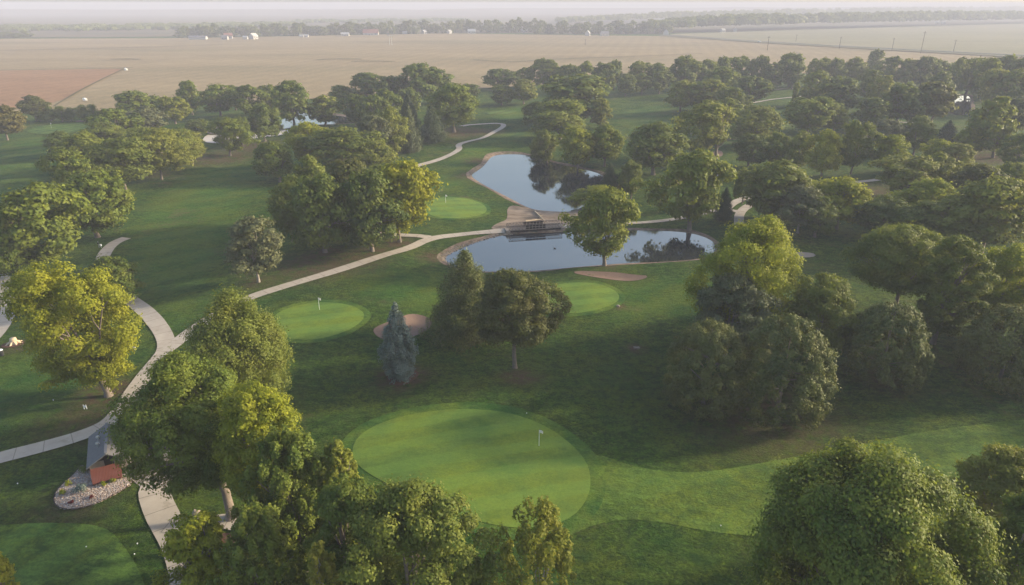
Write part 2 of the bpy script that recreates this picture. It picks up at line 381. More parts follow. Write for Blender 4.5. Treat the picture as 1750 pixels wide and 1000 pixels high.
# leaves
def leafmat(name, a, b, warm, trans=.42):
    m, n = newmat('leaf_'+name)
    t = N(n, 'ShaderNodeAttribute', attribute_name='tint').outputs['Fac']; rnd = N(n, 'ShaderNodeObjectInfo').outputs['Random']
    c = mixc(n, t, a, b)
    c = mixc(n, mathn(n, 'MULTIPLY', mathn(n, 'SUBTRACT', rnd, .45, clamp=True), .9), c, warm); c = mixc(n, mathn(n, 'MULTIPLY', mathn(n, 'SUBTRACT', .4, rnd, clamp=True), 1.0), c, tuple(q*.75 for q in a))
    big = noise(n, objpos(n), .28, 3, .6, .42, .68); c = mixc(n, mathn(n, 'MULTIPLY', big, .30), c, warm)
    d = N(n, 'ShaderNodeBsdfPrincipled'); n.links.new(c, d.inputs['Base Color']); d.inputs['Roughness'].default_value = .6; d.inputs['Specular IOR Level'].default_value = .22
    tr = N(n, 'ShaderNodeBsdfTranslucent'); tc = mixc(n, .45, c, (.20, .22, .03)); n.links.new(tc, tr.inputs[0])
    mx = N(n, 'ShaderNodeMixShader'); mx.inputs[0].default_value = trans; n.links.new(d.outputs[0], mx.inputs[1]); n.links.new(tr.outputs[0], mx.inputs[2])
    o = N(n, 'ShaderNodeOutputMaterial'); n.links.new(mx.outputs[0], o.inputs[0]); MATS['leaf_'+name] = m
leafmat('green', (.070, .118, .018), (.215, .262, .034), (.275, .270, .030))
leafmat('deep', (.056, .098, .020), (.165, .208, .036), (.210, .215, .030))
leafmat('yellow', (.150, .200, .016), (.370, .390, .028), (.370, .340, .024), .5)
leafmat('olive', (.088, .128, .020), (.225, .255, .040), (.275, .255, .040))
leafmat('grey', (.070, .092, .042), (.160, .180, .080), (.170, .165, .075), .35)
leafmat('spruce', (.030, .056, .026), (.080, .115, .042), (.090, .100, .040), .12)
leafmat('blue', (.095, .135, .115), (.260, .310, .260), (.130, .170, .140), .12)
leafmat('pine', (.048, .072, .020), (.160, .180, .042), (.215, .190, .045), .2)
leafmat('gold', (.150, .180, .026), (.330, .330, .040), (.320, .270, .035), .5)
leafmat('brown', (.060, .080, .022), (.155, .160, .038), (.180, .135, .040), .4)

# ------------------------------------------------------------------ draped sheets
def drape(name, poly, mat, lift=.05, step=1.5, bstep=None, parent=None):
    P = resample([tuple(q) for q in poly], bstep or min(step, 1.2), True)
    inner = offset(P, -step*.5); x0, y0 = P.min(0); x1, y1 = P.max(0)
    gx, gy = np.meshgrid(np.arange(x0, x1, step), np.arange(y0, y1, step)); gx = gx.ravel()+.013; gy = gy.ravel()+.017
    k = sdf(P, gx, gy) > step*.45; q = np.stack([gx[k], gy[k]], 1)
    V = np.concatenate([P, q]); nb = len(P)
    vv, ee, ff, *_ = delaunay_2d_cdt([Vector(p) for p in V.tolist()], [(i, (i+1) % nb) for i in range(nb)], [], 1, 1e-6)
    xy = np.array([tuple(p) for p in vv]); D = np.hypot(xy[:, 0], xy[:, 1])
    z = hfun(xy[:, 0], xy[:, 1]) + lift + .00035*D
    F3 = np.array([[f[0], f[1], f[2]] for f in ff if len(f) == 3])
    a = xy[F3[:, 1]]-xy[F3[:, 0]]; b = xy[F3[:, 2]]-xy[F3[:, 0]]; neg = (a[:, 0]*b[:, 1]-a[:, 1]*b[:, 0]) < 0
    F3[neg] = F3[neg][:, ::-1]
    me = np_mesh(name, np.column_stack([xy, z]), F3, smooth=True)
    return link(name, me, mat, parent)
def ribbon(name, line, width, mat, lift=.07, step=1.0, cross=4, widths=None, raw=False, slab=.0):
    p = line if raw else chaikin(pts(line), 2, False)
    Q = resample(p, step, False); T = np.gradient(Q, axis=0); T /= np.maximum(1e-6, np.hypot(T[:, 0], T[:, 1]))[:, None]; Nn = np.stack([-T[:, 1], T[:, 0]], 1)
    W = np.full(len(Q), width) if widths is None else np.interp(np.linspace(0, 1, len(Q)), np.linspace(0, 1, len(widths)), widths)
    wj = np.random.RandomState(len(Q)); W = W*(1+.05*np.interp(np.arange(len(Q)), np.arange(0, len(Q)+5, 5), wj.uniform(-1, 1, len(np.arange(0, len(Q)+5, 5))))); us = np.linspace(-.5, .5, cross+1); V = np.concatenate([Q + Nn*(u*W)[:, None] for u in us]); n_ = len(Q)
    D = np.hypot(V[:, 0], V[:, 1]); z = hfun(V[:, 0], V[:, 1]) + lift + .00045*D
    Fc = []
    for j in range(cross):
        i = np.arange(n_-1); Fc.append(np.stack([j*n_+i, j*n_+i+1, (j+1)*n_+i+1, (j+1)*n_+i], 1)[:, ::-1])
    seg = np.concatenate([[0], np.cumsum(np.hypot(*(Q[1:]-Q[:-1]).T))])
    return link(name, np_mesh(name, np.column_stack([V, z]), np.concatenate(Fc), {'along': ('POINT', np.tile(seg, cross+1))}, smooth=True), mat)

# ================================================================== THE SETTING
def axis(lo, hi, s0, far_lo, far_hi, g=1.07):
    c = list(np.arange(lo, hi+.01, s0)); a = []; s = s0; x = lo
    while x > far_lo: s *= g; x -= s; a.append(x)
    b = []; s = s0; x = c[-1]
    while x < far_hi: s *= g; x += s; b.append(x)
    return np.array(a[::-1]+c+b)
xs = axis(-150, 190, 1.0, -6500, 6500); ys = axis(30, 330, 1.0, -400, 7000)
GX, GY = np.meshgrid(xs, ys); gz = hfun(GX.ravel(), GY.ravel()); X_, Y_ = GX.ravel(), GY.ravel()
nx, ny = len(xs), len(ys); i, j = np.meshgrid(np.arange(nx-1), np.arange(ny-1)); i = i.ravel(); j = j.ravel()
Fg = np.stack([j*nx+i, j*nx+i+1, (j+1)*nx+i+1, (j+1)*nx+i], 1)
dry = np.zeros(len(X_))
for (bx, by), r, s in BARE: dry = np.maximum(dry, s*1.6*np.exp(-(((X_-bx)**2+(Y_-by)**2)/(r*r))**1.2))
lush = np.zeros(len(X_))
def softpoly(px, soft):
    P = np.array(chaikin(pts(px), 2)); m = (X_ > P[:, 0].min()-soft) & (X_ < P[:, 0].max()+soft) & (Y_ > P[:, 1].min()-soft) & (Y_ < P[:, 1].max()+soft)
    r = np.zeros(len(X_)); r[m] = np.clip((sdf(P, X_[m], Y_[m])+soft)/(2*soft), 0, 1); return r
FW = [[(1050,484),(1110,480),(1200,478),(1320,474),(1340,500),(1200,528),(1080,540),(1040,545)],[(215,430),(260,340),(330,290),(430,262),(480,270),(420,340),(380,420),(360,500),(310,560),(270,530),(225,480)],
      [(0,300),(0,240),(80,232),(140,236),(90,290),(20,360),(-60,400)],
      [(700,310),(760,290),(800,250),(850,230),(900,210),(895,250),(830,258),(795,290),(800,315),(760,330),(710,330)],
      [(1040,200),(1060,188),(1140,180),(1160,200),(1140,225),(1060,215)],
      [(300,210),(330,196),(380,190),(440,192),(350,212)],
      [(850,190),(900,180),(890,205),(840,205)],
      [(1320,195),(1400,165),(1400,185),(1350,205)],
      [(620,480),(740,470),(780,500),(740,530),(640,520),(600,500)],
      [(10,620),(60,600),(200,640),(190,680),(60,720),(-60,740),(-60,640)]]
for px in FW: lush = np.maximum(lush, softpoly(px, 3.0))
me = np_mesh('ground', np.column_stack([X_, Y_, gz]), Fg, {'dry': ('POINT', np.clip(dry, 0, 1)), 'lush': ('POINT', lush*.8)}, smooth=True)
tag(link('ground', me, MATS['ground']), kind='structure')

def flat_field(name, px, mat, lift, label=None, step=60):
    P = chaikin(pts(px), 0); tag(drape(name, P, mat, lift, step, step), kind='structure')
flat_field('farm_field', [(-700,215),(-200,204),(0,196),(150,190),(300,184),(600,166),(830,152),(1000,140),(1300,128),(1640,120),(2400,120),(2400,97),(1750,99),(1640,93),(1480,84),(1300,74),(1140,62.5),(1000,61),(760,57.5),(300,66),(0,67),(-700,69)], MATS['field_tan'], .10)
flat_field('farm_field', [(-400,126),(-100,123),(0,122),(120,120),(215,118.5),(175,137),(135,158),(95,182),(60,186),(-100,192),(-400,204)], MATS['field_rust'], .35, step=15)
flat_field('farm_field', [(1140,61),(1300,72),(1480,82),(1640,90.5),(1750,96),(2400,93),(2400,38),(1750,41),(1600,45),(1400,51),(1250,55.5),(1150,59)], MATS['field_pale'], .35)
flat_field('farm_field', [(-700,66.5),(0,65),(300,64),(760,55.5),(1000,59),(1140,58),(1400,50),(1750,39),(2400,36),(2400,22),(1750,22),(875,24),(0,26),(-700,26)], MATS['field_far'], .10, step=250)
def far_line(name, line, width, mat, lift=.6, step=12): tag(ribbon(name, line, width, mat, lift, step, 1), kind='structure')
far_line('country_road', [(1130,60.8),(1300,72.7),(1480,82.9),(1640,91.6),(1750,97),(1950,104)], 9, MATS['asphalt'], 1.1)
far_line('road_verge', [(1130,61.6),(1300,73.8),(1480,84.2),(1640,93.2),(1750,99),(1950,107)], 22, MATS['verge'], .8)
far_line('field_track', [(-400,127),(-100,123.5),(0,122),(120,119.7),(216,118),(228,117)], 3.4, MATS['track'])
far_line('field_track', [(214,118.5),(175,137),(135,158),(92,183)], 1.3, MATS['track'])
far_line('field_track', [(-200,92),(0,88),(120,85),(250,82),(380,78)], 6, MATS['track'])
far_line('field_track', [(540,104),(560,102.5),(590,101.5),(620,102.5)], 5, MATS['track'])
far_line('field_track', [(600,107),(640,105.5),(675,107)], 4, MATS['track'])
far_line('field_track', [(760,72),(690,73),(620,74.5)], 4, MATS['track'])
far_line('field_track', [(810,104),(840,106),(880,107.5),(915,105),(980,101),(1060,99),(1200,93)], 3.5, MATS['track'])
far_line('field_track', [(190,103),(215,102),(240,103)], 5, MATS['track'])

# ponds: water sheets and banks
def water(name, P, z):
    Q = resample([tuple(p) for p in offset(P, 1.0)], 2.0)
    bm = bmesh.new(); vs = [bm.verts.new((x, y, z)) for x, y in Q]; f = bm.faces.new(vs); bm.normal_update()
    if f.normal.z < 0: f.normal_flip()
    bmesh.ops.triangulate(bm, faces=bm.faces); me = bpy.data.meshes.new(name); bm.to_mesh(me); bm.free()
    tag(link(name, me, MATS['water']), kind='structure')
def bank(P, w_out, w_in, mat, lift=.03):
    Q = resample([tuple(p) for p in P], .9); rr = np.random.RandomState(3); k = len(Q)
    wob = np.interp(np.arange(k), np.arange(0, k+8, 8), rr.uniform(.45, 1.5, len(np.arange(0, k+8, 8)))); wob[-6:] = wob[0]
    rows = []
    for u in np.linspace(w_out, -w_in, 7):
        O = offset(Q, 1.0)-Q; rows.append(Q + O*(u*(wob if u > 0 else 1))[:, None] if u > 0 else Q + O*u)
    V = np.concatenate(rows); D = np.hypot(V[:, 0], V[:, 1]); z = hfun(V[:, 0], V[:, 1]) + lift + .0002*D
    Fc = []
    for j in range(6):
        i = np.arange(k); Fc.append(np.stack([j*k+i, j*k+(i+1) % k, (j+1)*k+(i+1) % k, (j+1)*k+i], 1))
    tag(link('pond_bank', np_mesh('pond_bank', np.column_stack([V, z]), np.concatenate(Fc), smooth=True), mat), kind='structure')
water('pond_water', POND_UP, -.5); water('pond_water', POND_LOW, -.5); water('pond_water', POND_LEFT, -.3); water('pond_water', POND_RIGHT, -.3)
bank(POND_UP, 1.7, 1.2, MATS['soil']); bank(POND_LOW, 1.6, 1.2, MATS['soil']); bank(POND_LEFT, 2.5, 1.5, MATS['dirt'], .06); bank(POND_RIGHT, 1.5, 1.5, MATS['soil'], .06)
tag(drape('bare_soil', DIRT, MATS['dirt'], .02, 1.2), kind='structure')

for k, g in enumerate(GREENS):
    tag(drape('green_collar', offset(resample(g, 1.0), 1.7 if k == 0 else 1.2), MATS['collar'], .035), kind='structure')
    tag(drape('putting_green', g, MATS['green' if k < 4 else 'tee'], .075), kind='structure')
tag(drape('shore_glare', chaikin(pts([(343,242),(352,231),(365,232),(400,232),(430,230),(470,226),(494,221),(500,224),(480,230),(455,234),(410,239),(380,244)]), 1), MATS['pale_glare'], .06), kind='structure')  # pale shore sheet, painted in place of a bright reflection at the left pond
for g in TEES: tag(drape('tee_ground', g, MATS['tee'], .05), kind='structure')
tag(drape('fairway', FAIRWAY_FRONT, MATS['fairway'], .02, 2.0), kind='structure')
for P, _, dp in BUNKERS: tag(drape('sand_bunker', P, MATS['sand'], .03, .9), kind='structure')
tag(drape('mulch_ring', [(at(687,645)[0]+2.3*math.cos(a)*(1+.12*math.sin(3*a)), at(687,645)[1]+2.6*math.sin(a)) for a in np.linspace(0, 6.2, 24)], MATS['mulch'], .04, .8), kind='structure')
tag(drape('mulch_ring', pts([(352,925),(362,917),(385,914),(405,917),(412,926),(395,934),(368,935)]), MATS['mulch'], .04, .8), kind='structure')
tag(drape('concrete_pad', chaikin(pts([(1352,431),(1362,428),(1385,428),(1398,431),(1390,435),(1365,436)]), 2), MATS['path'], .04), kind='structure')
tag(drape('shelter_apron', chaikin(pts([(196,735),(235,700),(262,720),(300,790),(300,835),(262,852),(236,840),(200,795)]), 1), MATS['path'], .03), kind='structure')

def path(line, wd, **k): tag(ribbon('cart_path', line, wd, MATS['path'], **k), kind='structure')
path([(-80,802),(-30,792),(0,783),(60,770),(130,752),(180,733),(205,712),(230,668),(250,638),(270,612),(285,592),(281,568),(258,540),(235,518),(205,490),(181,462),(172,442),(180,427),(195,413),(216,405)], 2.7)
path([(280,598),(300,583),(320,566),(370,537),(430,512),(470,500),(560,473),(640,450),(700,430),(735,412),(790,402),(840,396),(872,393)], 2.4, lift=.09)
path([(957,388),(1000,384),(1060,382),(1130,378),(1190,366),(1229,361),(1262,366)], 2.4)
path([(1240,362),(1262,342),(1285,337),(1300,340),(1285,350),(1263,367),(1261,390),(1275,410)], 2.4, lift=.10)
path([(736,411),(700,409),(650,408),(618,402),(597,386),(585,372),(600,345),(650,310),(705,286),(740,278),(774,267),(787,259),(782,250),(795,245),(829,237),(849,223),(862,214),(858,210.5),(829,210.5),(800,213),(788,216)], 2.3, lift=.08)
path([(345,775),(300,805),(262,836),(270,868),(285,898),(300,935),(312,985),(318,1040)], 2.3, widths=[2.4, 2.6, 3.0, 3.0, 2.4, 2.1, 2.1])
path([(288,903),(315,906),(345,902),(392,893),(430,905),(470,930)], 2.3, lift=.10)
path([(-30,455),(2,462),(10,490),(13,515),(6,540),(-20,575),(-60,610)], 2.4)
path([(1180,300),(1237,303),(1256,304),(1300,309),(1400,316),(1484,313),(1520,310)], 2.0)
path([(1270,178),(1294,173),(1340,168),(1380,165)], 2.0); path([(1295,158),(1315,154.5),(1345,152.5),(1385,153)], 2.0)
path([(1490,206),(1527,209),(1560,212)], 2.0)

# ================================================================== TREES
def unit(v): return v/np.maximum(1e-9, np.linalg.norm(v, axis=1))[:, None]
def env_profile(kind, t):
    if kind == 'blue': return np.clip(.92*(1-t**4)**.8*(.8+.2*np.clip(t/.3, 0, 1)), .08, 1.3)
    if kind == 'spruce': return np.clip(1.25*(1-t)**.6*(.6+.4*np.clip(t/.12, 0, 1))+.03, 0, 1.3)
    if kind == 'pine': return np.sqrt(np.clip(1-np.clip((t-.32)/.68, -1, 1)**2, 0, 1))*.97+.03
    if kind == 'tall': return np.clip(np.sin(np.pi*np.clip(t, 0, 1)**.8)**.65, .05, 1)
    if kind == 'spire': return np.clip(np.sqrt(np.clip(1-((t-.38)/.64)**2, 0, 1)), .05, 1)
    return np.sqrt(np.clip(1-((t-.46)/.56)**2, 0, 1))
def leaves(C, Nrm, size, rng, asp=.62):
    n_ = len(C); Nrm = unit(Nrm); a = unit(np.cross(Nrm, rng.normal(size=(n_, 3)))); b = np.cross(Nrm, a)
    s = (size*rng.uniform(.65, 1.35, n_))[:, None]; fold = Nrm*s*.12
    V = np.stack([C-a*s*.5, C-b*s*.5*asp+fold, C+a*s*.5, C+b*s*.5*asp+fold], 1).reshape(-1, 3)
    return V, np.arange(4*n_).reshape(-1, 4)
def crown_data(kind, R, z0, z1, seed, leaf, n, lean=(0, 0), K=None, near=False):
    rng = np.random.RandomState(seed); Hc = z1-z0
    if kind in ('spruce', 'blue'):
        C = []; Nn = []; T = []
        L = int(Hc/.62); per = max(30, int(n/(L*7)))
        for li in range(L):
            t = (li+.5*rng.rand())/L; r = R*env_profile(kind, np.array([t]))[0]*rng.uniform(.82, 1.1); nb = max(4, int(5+8*(1-t)))
            a0 = rng.uniform(0, 6.28)
            for bi in range(nb):
                an = a0+6.283*bi/nb+rng.uniform(-.25, .25); rr = r*rng.uniform(.55, 1.3) if kind == 'blue' else r*rng.uniform(.72, 1.18); m_ = max(14, int(per*rr/R*1.6+8))
                u = rng.rand(m_)**.55; wd = (.14*R+.26*rr)*(1-.45*u)
                if kind == 'blue': droop = -.42*rr*u**1.6 - .06*R
                else: droop = -.20*rr*u+.10*rr*u**2
                px_ = np.cos(an)*rr*u - np.sin(an)*wd*rng.normal(size=m_)*.5; py_ = np.sin(an)*rr*u + np.cos(an)*wd*rng.normal(size=m_)*.5
                pz = z0+t*Hc + droop + rng.normal(size=m_)*.10*R*(1-.4*u) - rng.rand(m_)**2*(.30 if kind == 'blue' else .16)*R
                C.append(np.stack([px_, py_, pz], 1)); nn = np.tile([np.cos(an)*.7, np.sin(an)*.7, .65], (m_, 1))+rng.normal(size=(m_, 3))*.55; Nn.append(nn)
                T.append(np.clip(rng.rand()*.5+.5*rng.rand(m_), 0, 1))
        m_ = int(n*.02); C.append(np.stack([rng.normal(size=m_)*.05*R, rng.normal(size=m_)*.05*R, z1-rng.rand(m_)*.12*Hc], 1)); Nn.append(rng.normal(size=(m_, 3))+[0, 0, .5]); T.append(rng.rand(m_))
        C = np.concatenate(C); Nn = np.concatenate(Nn); T = np.concatenate(T)
        V, Fc = leaves(C, Nn, leaf, rng, .45); return V, Fc, T, np.array([[0, 0, z1*.9]])
    K = K or {'round': 62, 'open': 56, 'pine': 190, 'tall': 70, 'spire': 95, 'wispy': 60, 'sparse': 34, 'shrub': 16}[kind]
    rk = 1.0
    if kind != 'shrub' and kind != 'pine': K = int(K*(2.8 if near else 1.7)); rk = .66 if near else .80
    if near and kind == 'pine': K = int(K*1.5); rk = .85
    ck = env_profile
    # lobed outline: a few big boughs, each made of clumps
    nl = 7; lob_d = unit(rng.normal(size=(nl, 3))); lob_a = rng.uniform(.0, .46, nl)
    pos_ = []; rad = []
    while len(pos_) < K:
        t = rng.rand() if kind != 'pine' else rng.rand()**.9
        e = float(env_profile(kind if kind in ('pine', 'tall', 'spire') else 'round', np.array([t]))[0])
        an = rng.uniform(0, 2*math.pi); q = (rng.rand()**.42) if kind != 'pine' else (rng.uniform(.80, 1.0))
        if rng.rand() > e+.15: continue
        d = np.array([math.cos(an)*e, math.sin(an)*e, 2*t-1]); dn = d/max(1e-6, np.linalg.norm(d))
        bump = 1+np.sum(lob_a*np.clip((lob_d@dn-.55)/.45, 0, 1)) - .17
        if kind == 'pine': bump = 1+rng.uniform(-.06, .06)
        rc = rk*R*{'round': rng.uniform(.19, .33), 'open': rng.uniform(.18, .31), 'pine': rng.uniform(.10, .155), 'tall': rng.uniform(.22, .36), 'spire': rng.uniform(.15, .24), 'wispy': rng.uniform(.20, .34), 'sparse': rng.uniform(.15, .27), 'shrub': rng.uniform(.35, .5)}[kind]
        rr = max(0, e*R*bump*q - rc*.55)
        p = np.array([math.cos(an)*rr+lean[0]*(.3+.7*t), math.sin(an)*rr+lean[1]*(.3+.7*t), z0+rc*.6+t*(Hc-rc*1.25)])
        if any(np.linalg.norm(p-o) < .62*min(rc, r_) for o, r_ in zip(pos_, rad)) and rng.rand() < .8: continue
        pos_.append(p); rad.append(rc)
    P = np.array(pos_); Rd = np.array(rad)
    wts = Rd**2; cnt = np.maximum(8, (n*wts/wts.sum()).astype(int)); idx = np.repeat(np.arange(K), cnt); m_ = len(idx)
    d = unit(rng.normal(size=(m_, 3))); flip = (d[:, 2] < -.15) & (rng.rand(m_) < .65); d[flip, 2] *= -1
    sc = {'round': (1, 1, .82), 'open': (1.05, 1.05, .72), 'pine': (1, 1, 1.15), 'tall': (.85, .85, 1.25), 'spire': (.72, .72, 1.6), 'wispy': (1.35, 1.35, .5), 'sparse': (1.1, 1.1, .75), 'shrub': (1, 1, .9)}[kind]
    # every clump has its own little knobs
    kn = rng.normal(size=(K, 6, 3)); kn /= np.linalg.norm(kn, axis=2)[:, :, None]
    dots = np.einsum('ij,ikj->ik', d, kn[idx]); knob = np.clip((dots.max(1)-.62)/.38, 0, 1)
    rf = (.5+.55*rng.rand(m_)**.6)*(.82+.34*knob); stray = rng.rand(m_) < .26; rf[stray] *= rng.uniform(1.0, 1.62, stray.sum())
    c = P[idx] + d*(Rd[idx]*rf)[:, None]*np.array(sc)
    cen = np.array([lean[0]*.6, lean[1]*.6, z0+.45*Hc]); g = (c-cen)/np.array([R, R, Hc*.5]); gl = np.linalg.norm(g, axis=1)
    keep = (gl > .55) | (rng.rand(m_) < .35)
    c = c[keep]; d = d[keep]; g = g[keep]; idx = idx[keep]; m_ = len(c)
    nn = d*.85 + unit(g)*.35 + np.array([0, 0, .18]) + rng.normal(size=(m_, 3))*.42
    ct = rng.rand(K); tint = np.clip(.55*ct[idx]+.45*rng.rand(m_), 0, 1)
    V, Fc = leaves(c, nn, leaf, rng, .5 if kind == 'pine' else .66)
    return V, Fc, tint, P
def tubes(lines, seg=7):                              # lines: list of [(point, radius), ...]
    Vs = []; Fs = []; o = 0
    for ln in lines:
        P = np.array([p for p, _ in ln], float); Rr = [r for _, r in ln]; T = unit(np.gradient(P, axis=0)); k = len(P)
        for i in range(k):
            up = np.array([0, 1, 0]) if abs(T[i][1]) < .8 else np.array([1, 0, 0]); a = np.cross(T[i], up); a /= np.linalg.norm(a); b = np.cross(T[i], a)
            th = np.arange(seg)*2*math.pi/seg; Vs.append(P[i]+Rr[i]*(np.cos(th)[:, None]*a+np.sin(th)[:, None]*b))
        for i in range(k-1):
            s = np.arange(seg); Fs.append(np.stack([o+i*seg+s, o+i*seg+(s+1) % seg, o+(i+1)*seg+(s+1) % seg, o+(i+1)*seg+s], 1))
        o += k*seg
    return np.concatenate(Vs), np.concatenate(Fs)
def trunk_data(kind, H, R, z0, P, seed, r0, lean=(0, 0)):
    rng = np.random.RandomState(seed+999); lines = []
    if kind in ('spruce', 'blue', 'pine'):
        lines.append([((0, 0, -.3), r0*1.3), ((0, 0, .4), r0), ((0, 0, H*.5), r0*.6), ((0, 0, H*.93), .04)])
        if kind != 'pine':
            for _ in range(26):
                z = rng.uniform(z0+.3, H*.8); a = rng.uniform(0, 6.28); l = R*.7*(1-z/H)+.3; lines.append([((0, 0, z), .07), ((math.cos(a)*l, math.sin(a)*l, z-.1*l), .02)])
        else:
            for _ in range(8):
                a = rng.uniform(0, 6.28); z = rng.uniform(.2, .6)*H; lines.append([((0, 0, z), r0*.35), ((math.cos(a)*R*.7, math.sin(a)*R*.7, z+R*.2), .04)])
        return tubes(lines, 6)
    fork = max(1.2, z0*1.0 + .08*(H-z0)); fx, fy = lean[0]*.25, lean[1]*.25
    wob = rng.normal(size=2)*.12*r0*4
    lines.append([((0, 0, -.35), r0*1.55), ((0, 0, .15), r0*1.25), ((wob[0]*.3, wob[1]*.3, .8), r0), ((fx*.5+wob[0], fy*.5+wob[1], fork*.6), r0*.88), ((fx, fy, fork), r0*.8)])
    nm = {'sparse': 16, 'open': 12, 'wispy': 11}.get(kind, 9)
    order = rng.permutation(len(P))[:nm]
    for q in order:
        e = P[q]; b = np.array([fx, fy, fork*rng.uniform(.82, 1.0)]); mid = b*.5+e*.5; mid[2] += .06*H; mid[:2] = b[:2]+(e[:2]-b[:2])*.38; r = r0*rng.uniform(.34, .52)
        q1 = b*.55+mid*.45+rng.normal(size=3)*.12
        lines.append([(b-np.array([0, 0, .25]), r), (q1, r*.85), (mid+rng.normal(size=3)*.18, r*.6), (e*.7+mid*.3+rng.normal(size=3)*.2, r*.34), (e, .025)])
        for _ in range(2):
            e2 = P[np.argsort(np.linalg.norm(P-e, axis=1))[rng.randint(1, min(6, len(P)))]]; lines.append([(mid, r*.45), (mid*.5+e2*.5+rng.normal(size=3)*.2, r*.28), (e2, .02)])
    return tubes(lines, 7)

KINDS = {  # kind: (shape, leaf material, crown base fraction, trunk radius factor, object name, words)
 'M': ('round', 'green', .13, .026, 'leafy_tree', 'green broad-leaved tree'),
 'K': ('round', 'deep', .12, .026, 'leafy_tree', 'dark green broad-leaved tree'),
 'Y': ('round', 'yellow', .16, .024, 'leafy_tree', 'yellow-green broad-leaved tree'),
 'E': ('round', 'olive', .14, .022, 'leafy_tree', 'olive green dense tree'),
 'A': ('open', 'olive', .12, .022, 'leafy_tree', 'olive green open-crowned tree'),
 'L': ('wispy', 'olive', .16, .020, 'locust_tree', 'olive feathery tree'),
 'D': ('open', 'grey', .20, .020, 'leafy_tree', 'grey-green thin-leaved tree'),
 'B': ('open', 'brown', .20, .022, 'leafy_tree', 'brownish green tree'),
 'C': ('tall', 'olive', .10, .022, 'cottonwood_tree', 'tall upright tree'),
 'W': ('spire', 'green', .14, .022, 'maple_tree', 'tree with upright leafy spires'),
 'P': ('pine', 'pine', .03, .022, 'pine_tree', 'dark rounded pine'),
 'S': ('spruce', 'spruce', .08, .020, 'spruce_tree', 'dark cone-shaped spruce'),
 'J': ('spruce', 'pine', .02, .020, 'spruce_tree', 'dark cone-shaped spruce'),
 'Z': ('blue', 'blue', .08, .022, 'blue_spruce', 'blue spruce'),
 'G': ('spire', 'gold', .10, .018, 'larch_tree', 'golden thin-crowned tree'),
 'H': ('shrub', 'deep', .0, .03, 'shrub', 'dark green shrub')}
PALE = {'G', 'D'}
protos = {}
def make_tree_meshes(kind, R, H, seed, leaf, n, lean=(0, 0), zb=None, near=False):
    shape, lm, zf, rf, nm, _ = KINDS[kind]; z0 = (zf if zb is None else zb)*H
    V, Fc, T, P = crown_data(shape, R, z0, H, seed, leaf, n, lean, None, near)
    cm = np_mesh(nm+'_crown', V, Fc, {'tint': ('FACE', T)}); cm.materials.append(MATS['leaf_'+lm])
    V, Fc = trunk_data(shape, H, R, z0, P, seed, max(.12, rf*H), lean); tm = np_mesh(nm+'_trunk', V, Fc, smooth=True); tm.materials.append(MATS['bark_pale' if kind in PALE else 'bark'])
    return cm, tm
PR, PH = 5.0, 12.0
def proto(kind, lod, var):
    key = (kind, lod, var)
    if key not in protos:
        leaf, n = {'mid': (.48, 14000), 'far': (.80, 5200)}[lod]
        if kind == 'P': n = int(n*1.3); leaf *= .9
        if kind in 'SZ': n = int(n*.8); leaf *= .9
        if kind == 'H': n = int(n*.6)
        if kind in 'LAD': n = int(n*.9)
        protos[key] = make_tree_meshes(kind, PR, PH, hash_(kind)+17*var+(5 if lod == 'far' else 0), leaf, n)
    return protos[key]
def hash_(s): return sum((i+3)*ord(c)*131 for i, c in enumerate(s)) % 9973
tree_rng = random.Random(11)
placed = []
def tree(kind, cx, yb, yt, wpx, bx=None, label=None, group=None, lod=None, seed=None, ymul=1.0, zb=None, n=None, leaf=None):
    """cx: column of the crown's centre, yb: row where the trunk meets the ground, yt: row of the top, bx: column of the trunk's foot"""
    x0, y0 = at(bx if bx is not None else cx, yb)
    H = z_of(y0, yt)*.97; zc = H*.6
    Rr = wpx/2/F*depth(y0, zc)*1.0
    X = x_of(cx, y0, zc)
    if bx is None: x0 = X; lean = 0.0
    else: lean = max(-Rr*.8, min(Rr*.8, X-x0))
    name = KINDS[kind][4]; z = hz(x0, y0)-.05
    D = math.hypot(x0, y0); sd_ = seed if seed is not None else int(cx*7+yb*13) % 9000
    if lod is None: lod = 'near' if D < 128 else ('mid' if D < 300 else 'far')
    root = empty(name, (x0, y0, z))
    if lod == 'near':
        lf = leaf or (.25 if D < 85 else .31)
        nn = n or int(min(130000, max(9000, (.5 if kind == 'G' else 1)*4*math.pi*Rr*(Rr*.5+H*.28)*2.6/(lf*lf*.33))))
        cm, tm = make_tree_meshes(kind, Rr, H, sd_, lf, nn, (lean, 0), zb, True)
        link('crown', cm, None, root); link('trunk', tm, None, root)
    else:
        cm, tm = proto(kind, lod, sd_ % 5); sx = Rr/PR; sz = H/PH; a = (sd_*2.399) % 6.283
        c = link('crown', cm, None, root); t = link('trunk', tm, None, root)
        for o in (c, t): o.rotation_euler = (0, 0, a); o.scale = (sx*(.9+.02*(sd_ % 11)), sx*(1.1-.02*(sd_ % 11)), sz)
        c.location = (lean*.7, 0, 0)
    placed.append((kind, cx, yb, round(D), round(H, 1), round(Rr, 1)))
    tag(root, label, 'shrub' if kind == 'H' else 'tree', group)
    return root
ORD = ['leftmost', 'second', 'third', 'fourth', 'fifth', 'sixth', 'seventh', 'eighth', 'ninth', 'tenth', 'eleventh', 'twelfth', 'thirteenth', 'fourteenth', 'fifteenth', 'sixteenth', 'seventeenth', 'eighteenth', 'nineteenth', 'twentieth']
for t_ in ['thirtieth', 'fortieth', 'fiftieth']:
    base = {'thirtieth': 'twenty', 'fortieth': 'thirty', 'fiftieth': 'forty'}[t_]
    ORD += [base+'-'+k for k in ['first', 'second', 'third', 'fourth', 'fifth', 'sixth', 'seventh', 'eighth', 'ninth']] + [t_]
